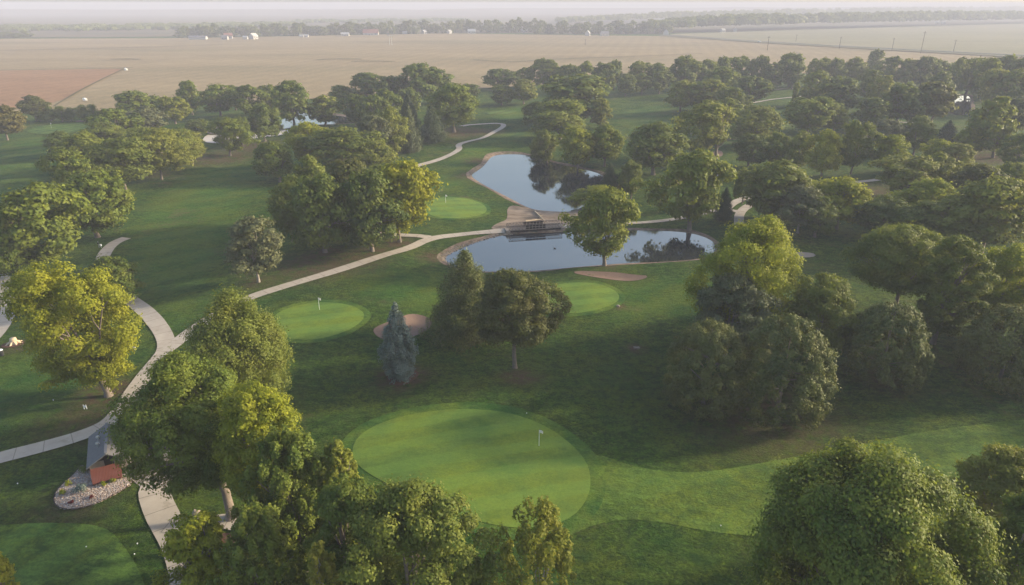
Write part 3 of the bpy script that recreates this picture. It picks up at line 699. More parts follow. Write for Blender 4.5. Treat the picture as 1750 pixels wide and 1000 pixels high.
def zone(rows, where, group):
    short = lambda t: t.replace('broad-leaved ', '').replace(' from the left', ' from left') if len(t.split()) > 16 else t
    """a stand of trees: told apart by kind and by place counted from the left within the kind"""
    byk = {}
    for r in sorted(rows, key=lambda r: r[1]): byk.setdefault(KINDS[r[0]][5], []).append(r)
    for wd, rr in byk.items():
        for i, r in enumerate(rr):
            if len(rr) == 1: lab = 'the one %s %s' % (wd, where)
            elif i == 0: lab = 'leftmost %s %s' % (wd, where)
            elif i == len(rr)-1: lab = 'rightmost %s %s' % (wd, where)
            else: lab = '%s %s from the left %s' % (ORD[i], wd.replace('broad-leaved ', '').replace('-crowned', ''), where)
            tree(*r, label=short(lab), group=group)

# --- the trees one knows by sight
N_ = dict
tree('Y', 122, 678, 438, 196, 186, label='large yellow-green tree leaning over the left cart path', zb=.10, seed=21)
tree('M', 185, 512, 428, 98, 212, label='small green tree behind the yellow-green tree, beside the bend of the left path')
tree('C', 408, 725, 486, 205, label='tall upright olive tree between the left path and the middle green', seed=5, zb=.05)
tree('M', 316, 890, 606, 228, 395, label='big green maple over the small shelter roof, with forked leaning trunk', seed=8, zb=.26)
tree('Y', 448, 930, 655, 170, label='bright yellow-green tree behind the spired maples at lower left', seed=4, zb=.32)
tree('W', 505, 990, 735, 175, label='green maple with upright spires left of the large front green', seed=31)
tree('W', 588, 985, 755, 90, label='narrow spired maple touching the left rim of the front green', seed=33)
tree('W', 455, 1085, 870, 130, label='lower spired maple at the bottom, right of the concrete walkway', seed=35)
tree('E', 700, 1125, 818, 225, label='wide olive green tree hiding the near left edge of the front green', seed=40, zb=.12)
tree('M', 598, 1085, 812, 155, label='dense green tree at the bottom between spired maples and wide olive tree', seed=44)
tree('G', 925, 1130, 842, 165, label='golden thin-crowned tree with bare grey branches below the front green', seed=51)
tree('Y', 345, 1075, 893, 125, label='small bright yellow-green tree overhanging the concrete walkway at the bottom', seed=57)
tree('G', 560, 1180, 925, 90, label='yellow-brown treetop at the bottom edge between two green trees', seed=58)
tree('Y', -8, 1085, 945, 85, label='yellow-green branch tips poking in at the bottom left corner', seed=59)
tree('M', 1480, 1120, 770, 385, label='huge round green maple filling the bottom right', seed=63, n=190000, leaf=.25, zb=.1)
tree('A', 1715, 935, 765, 170, label='loose olive tree behind the huge maple at the right edge', seed=66)
tree('M', 1745, 1090, 838, 180, label='green tree cut by the right edge beside the huge round maple', seed=67)
tree('Y', 1292, 575, 368, 185, label='bright yellow-green tree right of the lower pond', seed=70, zb=.12)
tree('D', 1250, 610, 463, 140, label='grey-green thin tree in front of the bright yellow-green tree', seed=71)
tree('P', 1212, 690, 545, 150, label='dark brownish pine left of the large clumpy pine', seed=72)
tree('P', 1345, 706, 534, 168, label='large clumpy pine with sunlit right side, nearest of the four pines', seed=73)
tree('K', 1405, 615, 470, 135, label='dark open tree between two pines', seed=74)
tree('P', 1520, 652, 520, 142, label='rounded pine standing clear on the shaded fairway at right', seed=75)
tree('A', 1540, 545, 388, 180, 1525, label='broad olive tree with two bare forking limbs behind the pines', seed=76, zb=.3)
tree('A', 1622, 590, 400, 120, label='olive tree trailing low branches, right of the broad forked olive tree', seed=77)
tree('Y', 1722, 575, 413, 135, label='round yellow-topped tree at the right edge above a pine', seed=78)
tree('P', 1732, 648, 518, 150, label='dark pine cut by the right edge', seed=79)
tree('M', 1032, 453, 314, 108, 1033, label='tall green tree with pale trunk on the near bank of the lower pond', seed=80, zb=.24)
tree('J', 795, 572, 422, 112, label='dark cone-shaped spruce in front of the lower pond', seed=81)
tree('B', 878, 628, 456, 160, 880, label='brownish green tree with straight trunk, alone between two greens', seed=82, zb=.24)
tree('Z', 679, 645, 513, 64, 684, label='ragged blue spruce beside the sand bunker', seed=83)
tree('D', 436, 487, 373, 102, 443, label='grey-olive tree standing alone on the fairway above the main cart path', seed=84, zb=.16)

# --- stands
zone([('M', 72, 462, 303, 148, 57), ('M', 165, 404, 288, 122, 167), ('M', 12, 478, 385, 75)], 'at the left edge by the end of the cart path', 'trees at the left edge')
zone([('M', 120, 345, 250, 82), ('L', 212, 326, 231, 112, 216), ('M', 152, 300, 224, 78), ('L', 272, 309, 216, 82, 277), ('L', 308, 291, 218, 66, 302), ('L', 322, 278, 216, 60, 329), ('L', 240, 285, 213, 60),
      ('M', 192, 252, 188, 82), ('K', 103, 275, 226, 62), ('D', 252, 235, 182, 62), ('L', 175, 268, 206, 70)], 'between the two left fairways', 'trees between the two left fairways')
zone([('M', 228, 205, 154, 72), ('M', 295, 213, 163, 55), ('B', 14, 239, 178, 62, 13), ('B', 56, 206, 161, 52), ('M', 262, 200, 160, 40)], 'along the edge of the rusty field at left', 'trees along the rusty field')
zone([('H', x, 207, yt, wd) for x, yt, wd in ((66, 184, 24), (84, 181, 26), (103, 180, 26), (122, 181, 26), (141, 178, 28), (158, 177, 24))], 'in the dark hedge row along the rusty field', 'shrubs along the rusty field')
zone([('M', 323, 195, 135, 44), ('M', 372, 198, 142, 60), ('M', 426, 201, 143, 60), ('K', 450, 241, 174, 62, 453), ('M', 392, 262, 192, 60, 393), ('M', 413, 248, 196, 36, 415),
      ('K', 340, 231, 202, 46), ('K', 497, 216, 134, 72), ('M', 553, 214, 161, 66), ('M', 606, 216, 160, 52), ('K', 460, 196, 142, 40), ('M', 400, 190, 146, 40)], 'around the pale pond at far left', 'trees around the far left pond')
zone([('K', 626, 180, 122, 74), ('M', 580, 182, 145, 52), ('K', 714, 182, 106, 90), ('K', 672, 184, 128, 52), ('M', 776, 227, 140, 92, 776), ('K', 800, 176, 141, 40), ('M', 660, 215, 152, 54), ('K', 745, 178, 127, 50), ('M', 640, 225, 160, 46), ('K', 700, 205, 150, 46)],
     'in the stand behind the curved far path', 'trees behind the curved far path')
zone([('S', 700, 262, 179, 38, 697), ('S', 738, 245, 181, 44, 738), ('S', 697, 225, 158, 34), ('A', 668, 273, 181, 54), ('D', 638, 280, 193, 62)], 'beside the curved far path', 'trees beside the curved far path')
zone([('M', 462, 308, 236, 84, 478), ('Y', 528, 285, 203, 92), ('A', 580, 302, 213, 124), ('L', 640, 305, 232, 60), ('Y', 688, 420, 278, 112, 683), ('K', 632, 437, 290, 112, 637), ('K', 546, 441, 300, 118, 557), ('K', 494, 416, 312, 78), ('B', 600, 400, 276, 110), ('A', 530, 385, 268, 80), ('K', 655, 392, 284, 80)],
     'in the grove left of the pond green', 'trees in the grove left of the pond green')
zone([('K', 1078, 338, 269, 44, 1078), ('S', 1042, 337, 277, 34), ('Y', 1022, 352, 314, 76), ('K', 1120, 302, 211, 112), ('M', 1033, 284, 210, 74, 1033), ('Y', 987, 286, 210, 78, 987), ('K', 927, 275, 214, 54, 935), ('M', 958, 240, 166, 116), ('K', 978, 210, 124, 142), ('A', 1028, 218, 164, 46),
      ('K', 918, 222, 172, 40), ('L', 965, 214, 150, 70)], 'behind the upper pond', 'trees behind the upper pond')
zone([('K', 852, 155, 116, 56), ('K', 857, 179, 143, 44), ('A', 895, 178, 132, 50), ('K', 929, 152, 97, 50), ('M', 895, 150, 115, 38), ('K', 972, 158, 108, 42), ('M', 1000, 160, 103, 42), ('K', 1030, 160, 104, 46), ('K', 1051, 152, 100, 28),
      ('K', 1070, 164, 124, 36), ('M', 1098, 162, 124, 30), ('K', 1128, 161, 120, 42), ('M', 1092, 150, 102, 42), ('M', 1124, 150, 106, 36), ('K', 1168, 156, 92, 58), ('M', 1210, 154, 100, 38)], 'in the back row behind the upper pond', 'back row of trees behind the upper pond')
zone([('M', 1182, 392, 249, 122, 1178), ('S', 1239, 379, 322, 30)], 'between the lower pond and the forked path', 'trees right of the ponds')
zone([('K', 1235, 152, 94, 30), ('M', 1262, 150, 93, 42), ('K', 1302, 150, 92, 36), ('K', 1353, 150, 88, 54), ('A', 1323, 153, 106, 42), ('K', 1357, 153, 104, 36), ('M', 1400, 148, 96, 42), ('K', 1430, 148, 97, 40), ('M', 1462, 148, 96, 42), ('K', 1497, 128, 82, 28), ('M', 1528, 148, 95, 44), ('A', 1552, 150, 97, 36),
      ('K', 1578, 150, 94, 42), ('K', 1602, 148, 99, 36), ('K', 1625, 146, 106, 34), ('K', 1660, 162, 94, 72), ('A', 1690, 175, 97, 50), ('K', 1722, 168, 91, 76), ('A', 1735, 195, 117, 70), ('M', 1640, 165, 98, 36), ('K', 1760, 160, 93, 50), ('L', 1700, 190, 112, 60)],
     'in the hazy far row at right', 'hazy far row of trees at right')
zone([('M', 1232, 168, 112, 58), ('K', 1282, 180, 126, 60), ('M', 1165, 192, 138, 58), ('A', 1214, 194, 136, 84), ('M', 1192, 272, 170, 98, 1223), ('K', 1294, 248, 174, 98), ('M', 1385, 228, 162, 88), ('A', 1430, 226, 176, 54), ('K', 1283, 287, 228, 62), ('M', 1328, 287, 225, 44), ('M', 1364, 292, 222, 52, 1362),
      ('Y', 1412, 302, 218, 62), ('A', 1464, 300, 204, 58), ('K', 1432, 194, 128, 82), ('A', 1490, 178, 117, 56), ('L', 1360, 190, 135, 14), ('K', 1250, 205, 150, 60), ('M', 1395, 180, 118, 60), ('M', 1240, 225, 168, 60)],
     'in the middle rows beyond the forked path', 'trees beyond the forked path')
zone([('K', 1322, 382, 273, 126, 1328), ('M', 1268, 350, 284, 36, 1268), ('D', 1372, 397, 311, 80), ('Y', 1440, 387, 298, 98), ('Y', 1525, 304, 234, 68), ('A', 1552, 348, 266, 114), ('A', 1602, 342, 262, 72), ('Y', 1606, 300, 241, 62), ('A', 1638, 306, 248, 58), ('Y', 1592, 388, 301, 112), ('L', 1700, 430, 290, 142), ('A', 1640, 422, 328, 116),
      ('K', 1512, 402, 328, 88), ('M', 1732, 346, 277, 64), ('K', 1560, 415, 345, 90), ('K', 1400, 402, 330, 70), ('A', 1760, 400, 300, 90), ('B', 1670, 372, 284, 90)], 'in the grove right of the forked path', 'trees in the grove right of the forked path')
zone([('A', 1695, 266, 158, 92, 1697), ('M', 1748, 292, 219, 66), ('S', 1621, 244, 206, 32), ('Y', 1660, 264, 210, 56), ('B', 1592, 218, 139, 82, 1592), ('K', 1540, 218, 138, 76), ('K', 1490, 224, 164, 62), ('D', 1520, 262, 196, 70), ('K', 1570, 262, 192, 60), ('A', 1510, 196, 126, 60), ('D', 1735, 240, 165, 60), ('K', 1610, 178, 118, 40)],
     'around the glinting pond at far right', 'trees around the far right pond')
# trees standing just outside the picture on the right, whose long shadows reach into it
for i, (X, Y, k) in enumerate([(86, 66, 'M'), (98, 78, 'A'), (84, 88, 'P'), (112, 70, 'M'), (96, 98, 'K'), (130, 95, 'M'), (122, 118, 'A')]):
    cm, tm = proto(k, 'mid', i % 3); r = empty(KINDS[k][4], (X, Y, hz(X, Y))); s = 1.05+.1*(i % 3)
    for nm_, me_ in (('crown', cm), ('trunk', tm)):
        o = link(nm_, me_, None, r); o.scale = (s, s, s); o.rotation_euler = (0, 0, i*1.3)
    tag(r, '%s tree outside the right edge of the view, shading the fairway' % ORD[i], 'tree', 'trees outside the right edge')

# --- far rows across the farm fields
def far_mesh(seed, R, H, n, leaf):
    V, Fc, T, _ = crown_data('round', R, 0.3, H, seed, leaf, n, K=26); me = np_mesh('far_tree', V, Fc, {'tint': ('FACE', T)}); me.materials.append(MATS['leaf_deep']); return me
farp = [far_mesh(300+i, 8, 15, 1100, 1.9) for i in range(4)]
fr = random.Random(77)
def far_row(x0, x1, yb0, yb1, hpx, n, where, group, step_w=1.0):
    for i in range(n):
        u = (i+fr.uniform(.15, .85))/n; px = x0+(x1-x0)*u; yb = yb0+(yb1-yb0)*u - fr.uniform(0, 1.6); hp = hpx*fr.uniform(.72, 1.12)
        X, Y = at(px, yb); H = min(30, z_of(Y, yb-hp)); R = abs(x1-x0)/n/F*depth(Y, 8)*fr.uniform(.75, 1.15)*step_w
        o = bpy.data.objects.new('far_tree', farp[i % 4]); COL.objects.link(o); o.location = (X, Y, 0); o.scale = (R/8, R/8, H/15); o.rotation_euler = (0, 0, fr.uniform(0, 6.28))
        lab = ('leftmost bluish tree %s' % where) if i == 0 else ('rightmost bluish tree %s' % where) if i == n-1 else '%s bluish tree from the left %s' % (ORD[i], where)
        tag(o, lab, 'tree', group)
far_row(303, 772, 66, 58, 22, 44, 'in the long row across the brown field', 'distant row of trees across the brown field')
far_row(-40, 50, 66.5, 65, 11, 7, 'in the short row at the far left', 'short distant row of trees at the far left')
far_row(776, 930, 57, 57, 25, 16, 'in the distant clump above the upper pond', 'distant clump of trees across the brown field')
far_row(915, 1150, 59.5, 59, 21, 20, 'behind the white farm houses', 'distant trees behind the white farm houses')

# far woods that read as one mass each
def woods(name, line, hpx, dep, n, seed, lab):
    rng = np.random.RandomState(seed); Vs = []; Fs = []; Ts = []; o = 0
    L = np.array(line, float)
    for i in range(n):
        u = rng.rand(); px = L[0, 0]+(L[-1, 0]-L[0, 0])*u; yb = np.interp(px, L[:, 0], L[:, 1]); hp = np.interp(px, L[:, 0], L[:, 2])
        X, Y = at(px, yb); back = rng.rand()*dep; Y += back; X *= (Y/(Y-back)); H = max(8, z_of(Y-back, yb-hp))*rng.uniform(.72, 1.02)
        R = rng.uniform(9, 17); k = 60; d = unit(rng.normal(size=(k, 3))); d[:, 2] = np.abs(d[:, 2])
        c = np.array([X, Y, H*.55]) + d*np.array([R, R, H*.45])*rng.uniform(.8, 1.05, (k, 1)); V, Fc = leaves(c, d+rng.normal(size=(k, 3))*.35, 6.5, rng, .8)
        Vs.append(V); Fs.append(Fc+o); o += len(V); Ts.append(rng.rand(k)*.6+.4*rng.rand())
    me = np_mesh(name, np.concatenate(Vs), np.concatenate(Fs), {'tint': ('FACE', np.concatenate(Ts))}); ob = link(name, me, MATS['leaf_deep']); tag(ob, lab, 'woods', None, 'stuff')
woods('distant_woods', [(1110, 59, 24), (1250, 55, 30), (1400, 50, 28), (1600, 45, 26), (1750, 41, 22), (1950, 37, 22)], 0, 160, 900, 1, 'hazy near band of woods beyond the pale field at right')
woods('distant_woods', [(950, 42, 10), (1150, 38, 18), (1400, 32, 18), (1750, 24, 14), (1950, 22, 13)], 0, 300, 700, 2, 'fainter second band of woods on the rise at right')
woods('distant_woods', [(-100, 56, 8), (100, 55, 7), (300, 52, 6), (500, 46, 5)], 0, 300, 260, 3, 'faint bluish line of woods at far left')
woods('distant_woods', [(500, 41, 4), (640, 40, 4), (800, 38, 4)], 0, 300, 90, 4, 'faint tree line above the long bluish row')

# low bluffs on the horizon
def bluff(name, x0, x1, Y, h0, h1, seed):
    rng = np.random.RandomState(seed); xs_ = np.linspace(x0, x1, 90); prof = np.linspace(h0, h1, 90)*(1+.18*np.interp(np.arange(90), np.arange(0, 96, 6), rng.uniform(-1, 1, 16)))
    prof *= np.clip(np.minimum(np.arange(90), 89-np.arange(90))/8, 0, 1)
    V = []; ks = [(-500, 0), (-250, .55), (-60, .95), (100, 1), (500, .9)]
    for dy, f in ks:
        for a, b in zip(xs_, prof): V.append((a, Y+dy, b*f-1.2))
    i = np.arange(89); Fc = np.concatenate([np.stack([j*90+i, j*90+i+1, (j+1)*90+i+1, (j+1)*90+i], 1) for j in range(4)])
    tag(link(name, np_mesh(name, V, Fc, smooth=True), MATS['field_far']), kind='structure')
bluff('low_hills', -3800, 200, 4300, 30, 24, 1); bluff('low_hills', -900, 4200, 4900, 26, 44, 2)

# ================================================================== THINGS
def flag(px, yb, yt, label):
    x, y = at(px, yb); z = hz(x, y)+.08; H = 2.3
    r = empty('flagstick', (x, y, z)); tag(r, label, 'flagstick', 'flagsticks on the greens')
    MB().tube((0, 0, -.1), (0, 0, H), .035, .028, 8).build('pole', MATS['white'], r)
    bm = bmesh.new(); nx_ = 7; vs = []
    for i in range(nx_):
        u = i/(nx_-1); vs.append([bm.verts.new((.03+u*.42, .07*math.sin(u*4), H-.02-.10*u-k*(.42-.08*u)-.05*u)) for k in (0, .5, 1)])
    for i in range(nx_-1):
        for k in range(2): bm.faces.new((vs[i][k], vs[i+1][k], vs[i+1][k+1], vs[i][k+1]))
    bmesh.ops.solidify(bm, geom=bm.faces, thickness=.012); me = bpy.data.meshes.new('flag'); bm.to_mesh(me); bm.free(); link('flag', me, MATS['white'], r)
    MB().tube((0, 0, -.02), (0, 0, .012), .07, .07, 12).build('cup', MATS['black_plastic'], r)
flag(921, 769, 742, 'white flagstick on the large front green')
flag(547, 537, 514, 'white flagstick at the back of the middle left green')
flag(937, 508, 487, 'white flagstick on the green right of the brownish tree')
flag(762, 352, 338, 'white flagstick on the green beside the upper pond')
x, y = at(88, 219); flag(88, 219, 210, 'distant flagstick on the far left green')

# footbridge between the two ponds
def bridge():
    a = Vector((*at(868, 394), 0)); b = Vector((*at(958, 388), 0)); L = (b-a).length; ang = math.atan2(b.y-a.y, b.x-a.x); c = (a+b)/2
    r = empty('footbridge', (c.x, c.y, .18), ang); tag(r, 'wooden footbridge with crossed railings and solid dark centre panels between the two ponds', 'bridge')
    m = MB(); k = int(L/.28)
    for i in range(k): m.box(((i+.5)/k*L-L/2, 0, .05), (L/k*.9, 2.5, .08))
    m.build('deck', MATS['weathered_wood'], r)
    m = MB()
    for s in (-1.05, 1.05): m.box((0, s, -.18), (L, .22, .34))
    m.build('beam', MATS['dark_wood'], r)
    for s in (-1.28, 1.28):
        m = MB(); n_ = 16; st = L/n_
        for i in range(n_+1): m.box((i*st-L/2, s, .62), (.10, .10, 1.35))
        for z in (.22, 1.25): m.box((0, s+.001*z, z), (L+.1, .08, .11))
        for i in range(n_):
            x0 = i*st-L/2+.05
            if 5 <= i <= 10: continue
            m.bar((x0, s, .25), (x0+st-.1, s, 1.22), .06, .09); m.bar((x0+st-.1, s+.03, .25), (x0, s+.03, 1.22), .06, .09)
        rail = m.build('railing', MATS['weathered_wood'], r)
        m = MB()
        for i in range(5, 11):
            x0 = i*st-L/2+st/2; m.box((x0, s, .48), (st-.16, .05, .42)); m.box((x0, s, 1.0), (st-.16, .05, .40))
        m.build('panel', MATS['dark_wood'], rail)
    for s in (-1, 1):
        MB().box((s*(L/2+.2), 0, -.35), (1.0, 3.0, 1.0), bevel=.05).build('abutment', MATS['stone'], r)
bridge()
def rock(px, py, s, lab, seed, grp=None, mat='stone', sc=(1.2, .9, .8)):
    x, y = at(px, py); m = MB(); m.ball((0, 0, s*.25), s, sc, 2, s*.16, seed); o = m.build('boulder', MATS[mat]); o.location = (x, y, hz(x, y)+.05); tag(o, lab, 'boulder', grp)
rock(338, 887, .55, 'pale boulder on the grass beside the walkway fork', 1, sc=(.9, .8, 1.3))
rock(412, 912, .5, 'pale rock at the foot of the forked leaning trunk', 2); rock(432, 922, .42, 'smaller rock right of the forked trunk', 3)
rock(368, 938, .4, 'pale rock below the mulch bed', 4)
rock(1056, 525, .32, 'tiny rock on bare ground beside the right green', 5)
rock(1088, 592, .42, 'low pale rock alone on the fairway right of the straight brownish tree', 6, sc=(1.4, .8, .5))
# logs on the bare soil
for i, (p, q) in enumerate((((914, 362), (932, 374)), ((898, 375), (926, 371)))):
    a = at(*p); b = at(*q); za = hz(*a)+.25; zb_ = hz(*b)+.25
    m = MB(); m.tube((a[0], a[1], za), (b[0], b[1], zb_), .2, .13, 9); mid = ((a[0]+b[0])/2, (a[1]+b[1])/2, (za+zb_)/2); m.tube(mid, (mid[0]+.9, mid[1]+.5, mid[2]+.25), .08, .03, 6)
    tag(m.build('log', MATS['pale_wood']), ['slanting pale log on the bare soil by the bridge', 'flat-lying pale log left of the slanting log on the bare soil'][i], 'log', 'logs on the bare soil')
# shoreline stones at the left tip of the lower pond
Q = resample([tuple(p) for p in POND_LOW], .55); rr = random.Random(9); Q = [p for p in Q if at(740, 460)[0] < p[0] < at(868, 396)[0] + 2]
gm = MB()
for p in Q:
    for _ in range(3):
        x = p[0]+rr.uniform(-.7, .7); y = p[1]+rr.uniform(-.7, .7); s = rr.uniform(.1, .26); gm.ball((x, y, hz(x, y)+s*.3), s, (1.2, 1, .7), 1, s*.2, rr.randint(0, 99))
tag(gm.build('riprap', MATS['stone']), 'pale stones lining the left shore of the lower pond', 'stones', None, 'stuff')

# tree stump on mulch
def stump():
    x, y = at(22, 581); r = empty('tree_stump', (x, y, hz(x, y))); tag(r, 'pale sawn-off tree stump with flaring roots at the left edge', 'stump')
    lines = [[((0, 0, -.2), .85), ((0, 0, .25), .62), ((.03, 0, .7), .50), ((.04, 0, 1.05), .48), ((.04, 0, 1.07), .02)]]
    for k in range(7): a = k*.9+.2; lines.append([((.3*math.cos(a), .3*math.sin(a), .55), .18), ((.75*math.cos(a), .75*math.sin(a), .22), .17), ((1.35*math.cos(a+.1), 1.35*math.sin(a+.1), -.05), .09)])
    V, Fc = tubes(lines, 10); link('stump_wood', np_mesh('stump_wood', V, Fc, smooth=True), MATS['pale_wood'], r)
    ring = [(x+1.8*math.cos(a), y+1.4*math.sin(a)-.2) for a in np.linspace(0, 6.1, 18)]; tag(drape('mulch_ring', ring, MATS['mulch'], .05, .6), kind='structure')
stump()
def litter_bin(px, py, lab):
    x, y = at(px, py); r = empty('litter_bin', (x, y, hz(x, y))); tag(r, lab, 'bin', 'bins beside the paths')
    MB().tube((0, 0, 0), (0, 0, .95), .28, .32, 14).build('barrel', MATS['black_plastic'], r)
    MB().tube((0, 0, .95), (0, 0, 1.08), .34, .22, 14).build('lid', MATS['white'], r)
litter_bin(2, 603, 'dark litter bin with pale lid at the left edge below the stump')
def ball_washer(px, py, lab):
    x, y = at(px, py); r = empty('ball_washer', (x, y, hz(x, y))); tag(r, lab, 'ball washer')
    MB().tube((0, 0, -.1), (0, 0, .9), .05, .05, 8).build('post', MATS['steel'], r)
    MB().box((0, 0, 1.05), (.26, .2, .36), bevel=.03).build('tank', MATS['black_plastic'], r)
    MB().tube((0, 0, 1.22), (0, 0, 1.42), .03, .03, 8).box((0, 0, 1.44), (.22, .05, .05)).build('handle', MATS['steel'], r)
    MB().box((.45, 0, .62), (.34, .3, .4), bevel=.03).bar((.45, 0, 0), (.45, 0, .5), .05).build('towel_box', MATS['white'], r)
ball_washer(169, 421, 'ball washer with white box beside the end of the left cart path')
ball_washer(225, 596, 'ball washer under the large yellow-green tree beside the cart path')
def bench(px, py, rz, lab):
    x, y = at(px, py); r = empty('park_bench', (x, y, hz(x, y)), rz); tag(r, lab, 'bench', 'benches on the course')
    m = MB(); [m.box((0, -.18+.15*i, .45), (1.7, .12, .04)) for i in range(3)]; m.build('seat', MATS['weathered_wood'], r)
    m = MB(); [m.box((0, .27+.02*i, .62+.16*i), (1.7, .04, .12)) for i in range(3)]; m.build('backrest', MATS['weathered_wood'], r)
    for s in (-.7, .7): MB().box((s, -.1, .21), (.07, .5, .42)).bar((s, .2, .1), (s, .34, 1.02), .06).build('leg', MATS['steel'], r)
bench(1273, 344, .5, 'pale bench on the grass inside the forked path loop')
def marker(px, py, lab):
    x, y = at(px, py); r = empty('yardage_sign', (x, y, hz(x, y))); tag(r, lab, 'sign')
    for s in (-.17, .17): MB().box((s, 0, .32), (.09, .06, .75), bevel=.01).build('post', MATS['white'], r)
    MB().box((0, -.045, .45), (.38, .02, .28)).build('board', MATS['white'], r)
marker(147, 702, 'small white twin-post marker on the left lawn')
# golf balls / tee markers
for px, py, lab in ((32, 832, 'white tee marker on the dark lawn at lower left'), (151, 946, 'white tee marker on the lower left tee'), (237, 937, 'white ball on the grass right of the lower left tee'), (232, 955, 'white ball nearest the concrete walkway'),
                    (92, 687, 'white ball on the left lawn above the cart path'), (900, 713, 'white ball behind the large front green'), (1232, 897, 'white ball on the lit front fairway')):
    x, y = at(px, py); o = MB().ball((0, 0, .07), .07, (1, 1, .8), 2).tube((0, 0, -.05), (0, 0, .05), .03, .03, 8).build('tee_marker', MATS['white']); o.location = (x, y, hz(x, y)+.05); tag(o, lab, 'marker', 'white markers on the grass')

# stone shelter with grey shingle roof and rust porch roof
def shelter():
    E = 2.5; A = Vector((*at(151, 747, E), E)); B = Vector((*at(147, 798, E), E)); Rg = 3.7; C = Vector((*at(182, 731, Rg), Rg))
    ax = (A-B); Lr = 5.4; ax.normalize(); side = Vector((ax.y, -ax.x, 0)); half = max(1.8, min(3.0, (C-A).dot(side))); ang = math.atan2(side.y, side.x)
    Lr = (A-B).length; o0 = B - Vector((0, 0, 0)) + side*half
    g = hz(o0.x, o0.y); r = empty('stone_shelter', (o0.x, o0.y, g), ang); tag(r, 'small stone shelter with grey shingle roof and rusty red porch roof beside the left path', 'shelter')
    E -= g; Rg -= g; hw = half-.35; hl = Lr
    m = MB(); m.box((-hw, hl/2, E/2-.1), (.3, hl-.9, E+.2)); m.box((hw, hl/2, E/2-.1), (.3, hl-.9, E+.2)); m.box((0, hl-.6, E/2-.1), (2*hw-.3, .3, E+.2)); m.box((0, .6, E/2-.1), (2*hw-.3, .3, E+.2))
    wl = m.build('wall', MATS['stone'], r)
    for y in (.5, hl-.5): MB().poly([(-hw+.16, y, E), (hw-.16, y, E), (0, y, Rg-.15)]).build('gable', MATS['dark_wood'], r)
    t = .12
    for s in (-1, 1):
        m = MB(); v = [(s*half, -.35, E-.08), (s*half, hl+.15, E-.08), (0, hl+.15, Rg), (0, -.35, Rg)]; w2 = [(a, b, c-t) for a, b, c in v]
        bm = m.bm; vv = [bm.verts.new(q) for q in v+w2]; [bm.faces.new([vv[i] for i in f]) for f in ((0, 1, 2, 3), (7, 6, 5, 4), (0, 3, 7, 4), (1, 5, 6, 2), (0, 4, 5, 1), (3, 2, 6, 7))]
        rf = m.build('roof_slope', MATS['shingle'], r)
        if s < 0:
            for y in (hl*.62, hl*.40): MB().tube((s*half*.42, y, E+.3), (s*half*.42, y, E+1.1), .12, .12, 12).tube((s*half*.42, y, E+1.05), (s*half*.42, y, E+1.22), .22, .18, 12).build('roof_vent', MATS['steel'], rf)
    MB().box((0, hl/2, Rg+.03), (.3, hl+.3, .06)).build('ridge_cap', MATS['roof_grey'], r)
    m = MB(); bm = m.bm; d_ = 2.0; v = [(-half+.3, -.2, E-.35), (half-.9, -.2, E-.35), (half-1.0, -d_, E-1.15), (-half+.45, -d_, E-1.15)]; v += [(a, b, c-.12) for a, b, c in v]; vv = [bm.verts.new(q) for q in v]
    [bm.faces.new([vv[i] for i in f]) for f in ((0, 1, 2, 3), (7, 6, 5, 4), (0, 4, 5, 1), (1, 5, 6, 2), (2, 6, 7, 3), (3, 7, 4, 0))]
    m.build('porch_roof', MATS['rust_roof'], r)
    for s in (-half+.65, half-1.2): MB().box((s, -d_+.25, (E-1.3)/2), (.14, .14, E-1.3)).build('porch_post', MATS['dark_wood'], r)
    MB().box((0, .43, 1.0), (.9, .06, 2.0)).build('door', MATS['dark_wood'], r)
shelter()
# gravel bed
tag(drape('gravel_bed', GRAVEL, MATS['mulch'], .05, .8), kind='structure')
def gravel():
    P = np.array(GRAVEL); rng = np.random.RandomState(4); n_ = 9000; x = rng.uniform(P[:, 0].min(), P[:, 0].max(), n_*2); y = rng.uniform(P[:, 1].min(), P[:, 1].max(), n_*2); k = sdf(P, x, y) > .05; x = x[k][:n_]; y = y[k][:n_]
    V0 = np.array([(1, 0, 0), (-1, 0, 0), (0, 1, 0), (0, -1, 0), (0, 0, 1), (0, 0, -1)]); F0 = np.array([(0, 2, 4), (2, 1, 4), (1, 3, 4), (3, 0, 4), (2, 0, 5), (1, 2, 5), (3, 1, 5), (0, 3, 5)])
    n_ = len(x); s = rng.uniform(.06, .14, n_); sc = np.stack([s*rng.uniform(.8, 1.5, n_), s*rng.uniform(.8, 1.3, n_), s*.6], 1); a = rng.uniform(0, 6.28, n_)
    W = V0[None]*sc[:, None]; ca, sa = np.cos(a)[:, None], np.sin(a)[:, None]; X = W[:, :, 0]*ca-W[:, :, 1]*sa; Y = W[:, :, 0]*sa+W[:, :, 1]*ca
    z = hfun(x, y)+.10; V = np.stack([X+x[:, None], Y+y[:, None], W[:, :, 2]+z[:, None]+rng.uniform(-.03, .04, n_)[:, None]], 2).reshape(-1, 3); Fc = (F0[None]+6*np.arange(n_)[:, None, None]).reshape(-1, 3)
    o = link('gravel', np_mesh('gravel', V, Fc, {'tint': ('FACE', np.repeat(rng.rand(n_), 8))}), MATS['gravel']); tag(o, 'pinkish grey river stones filling the bed below the shelter', 'stones', None, 'stuff')
gravel()
tag(ribbon('bed_edging', [tuple(p) for p in GRAVEL]+[tuple(GRAVEL[0])], .12, MATS['dark_wood'], .14, .5, 1, raw=True), 'dark metal edging around the gravel bed', 'edging')
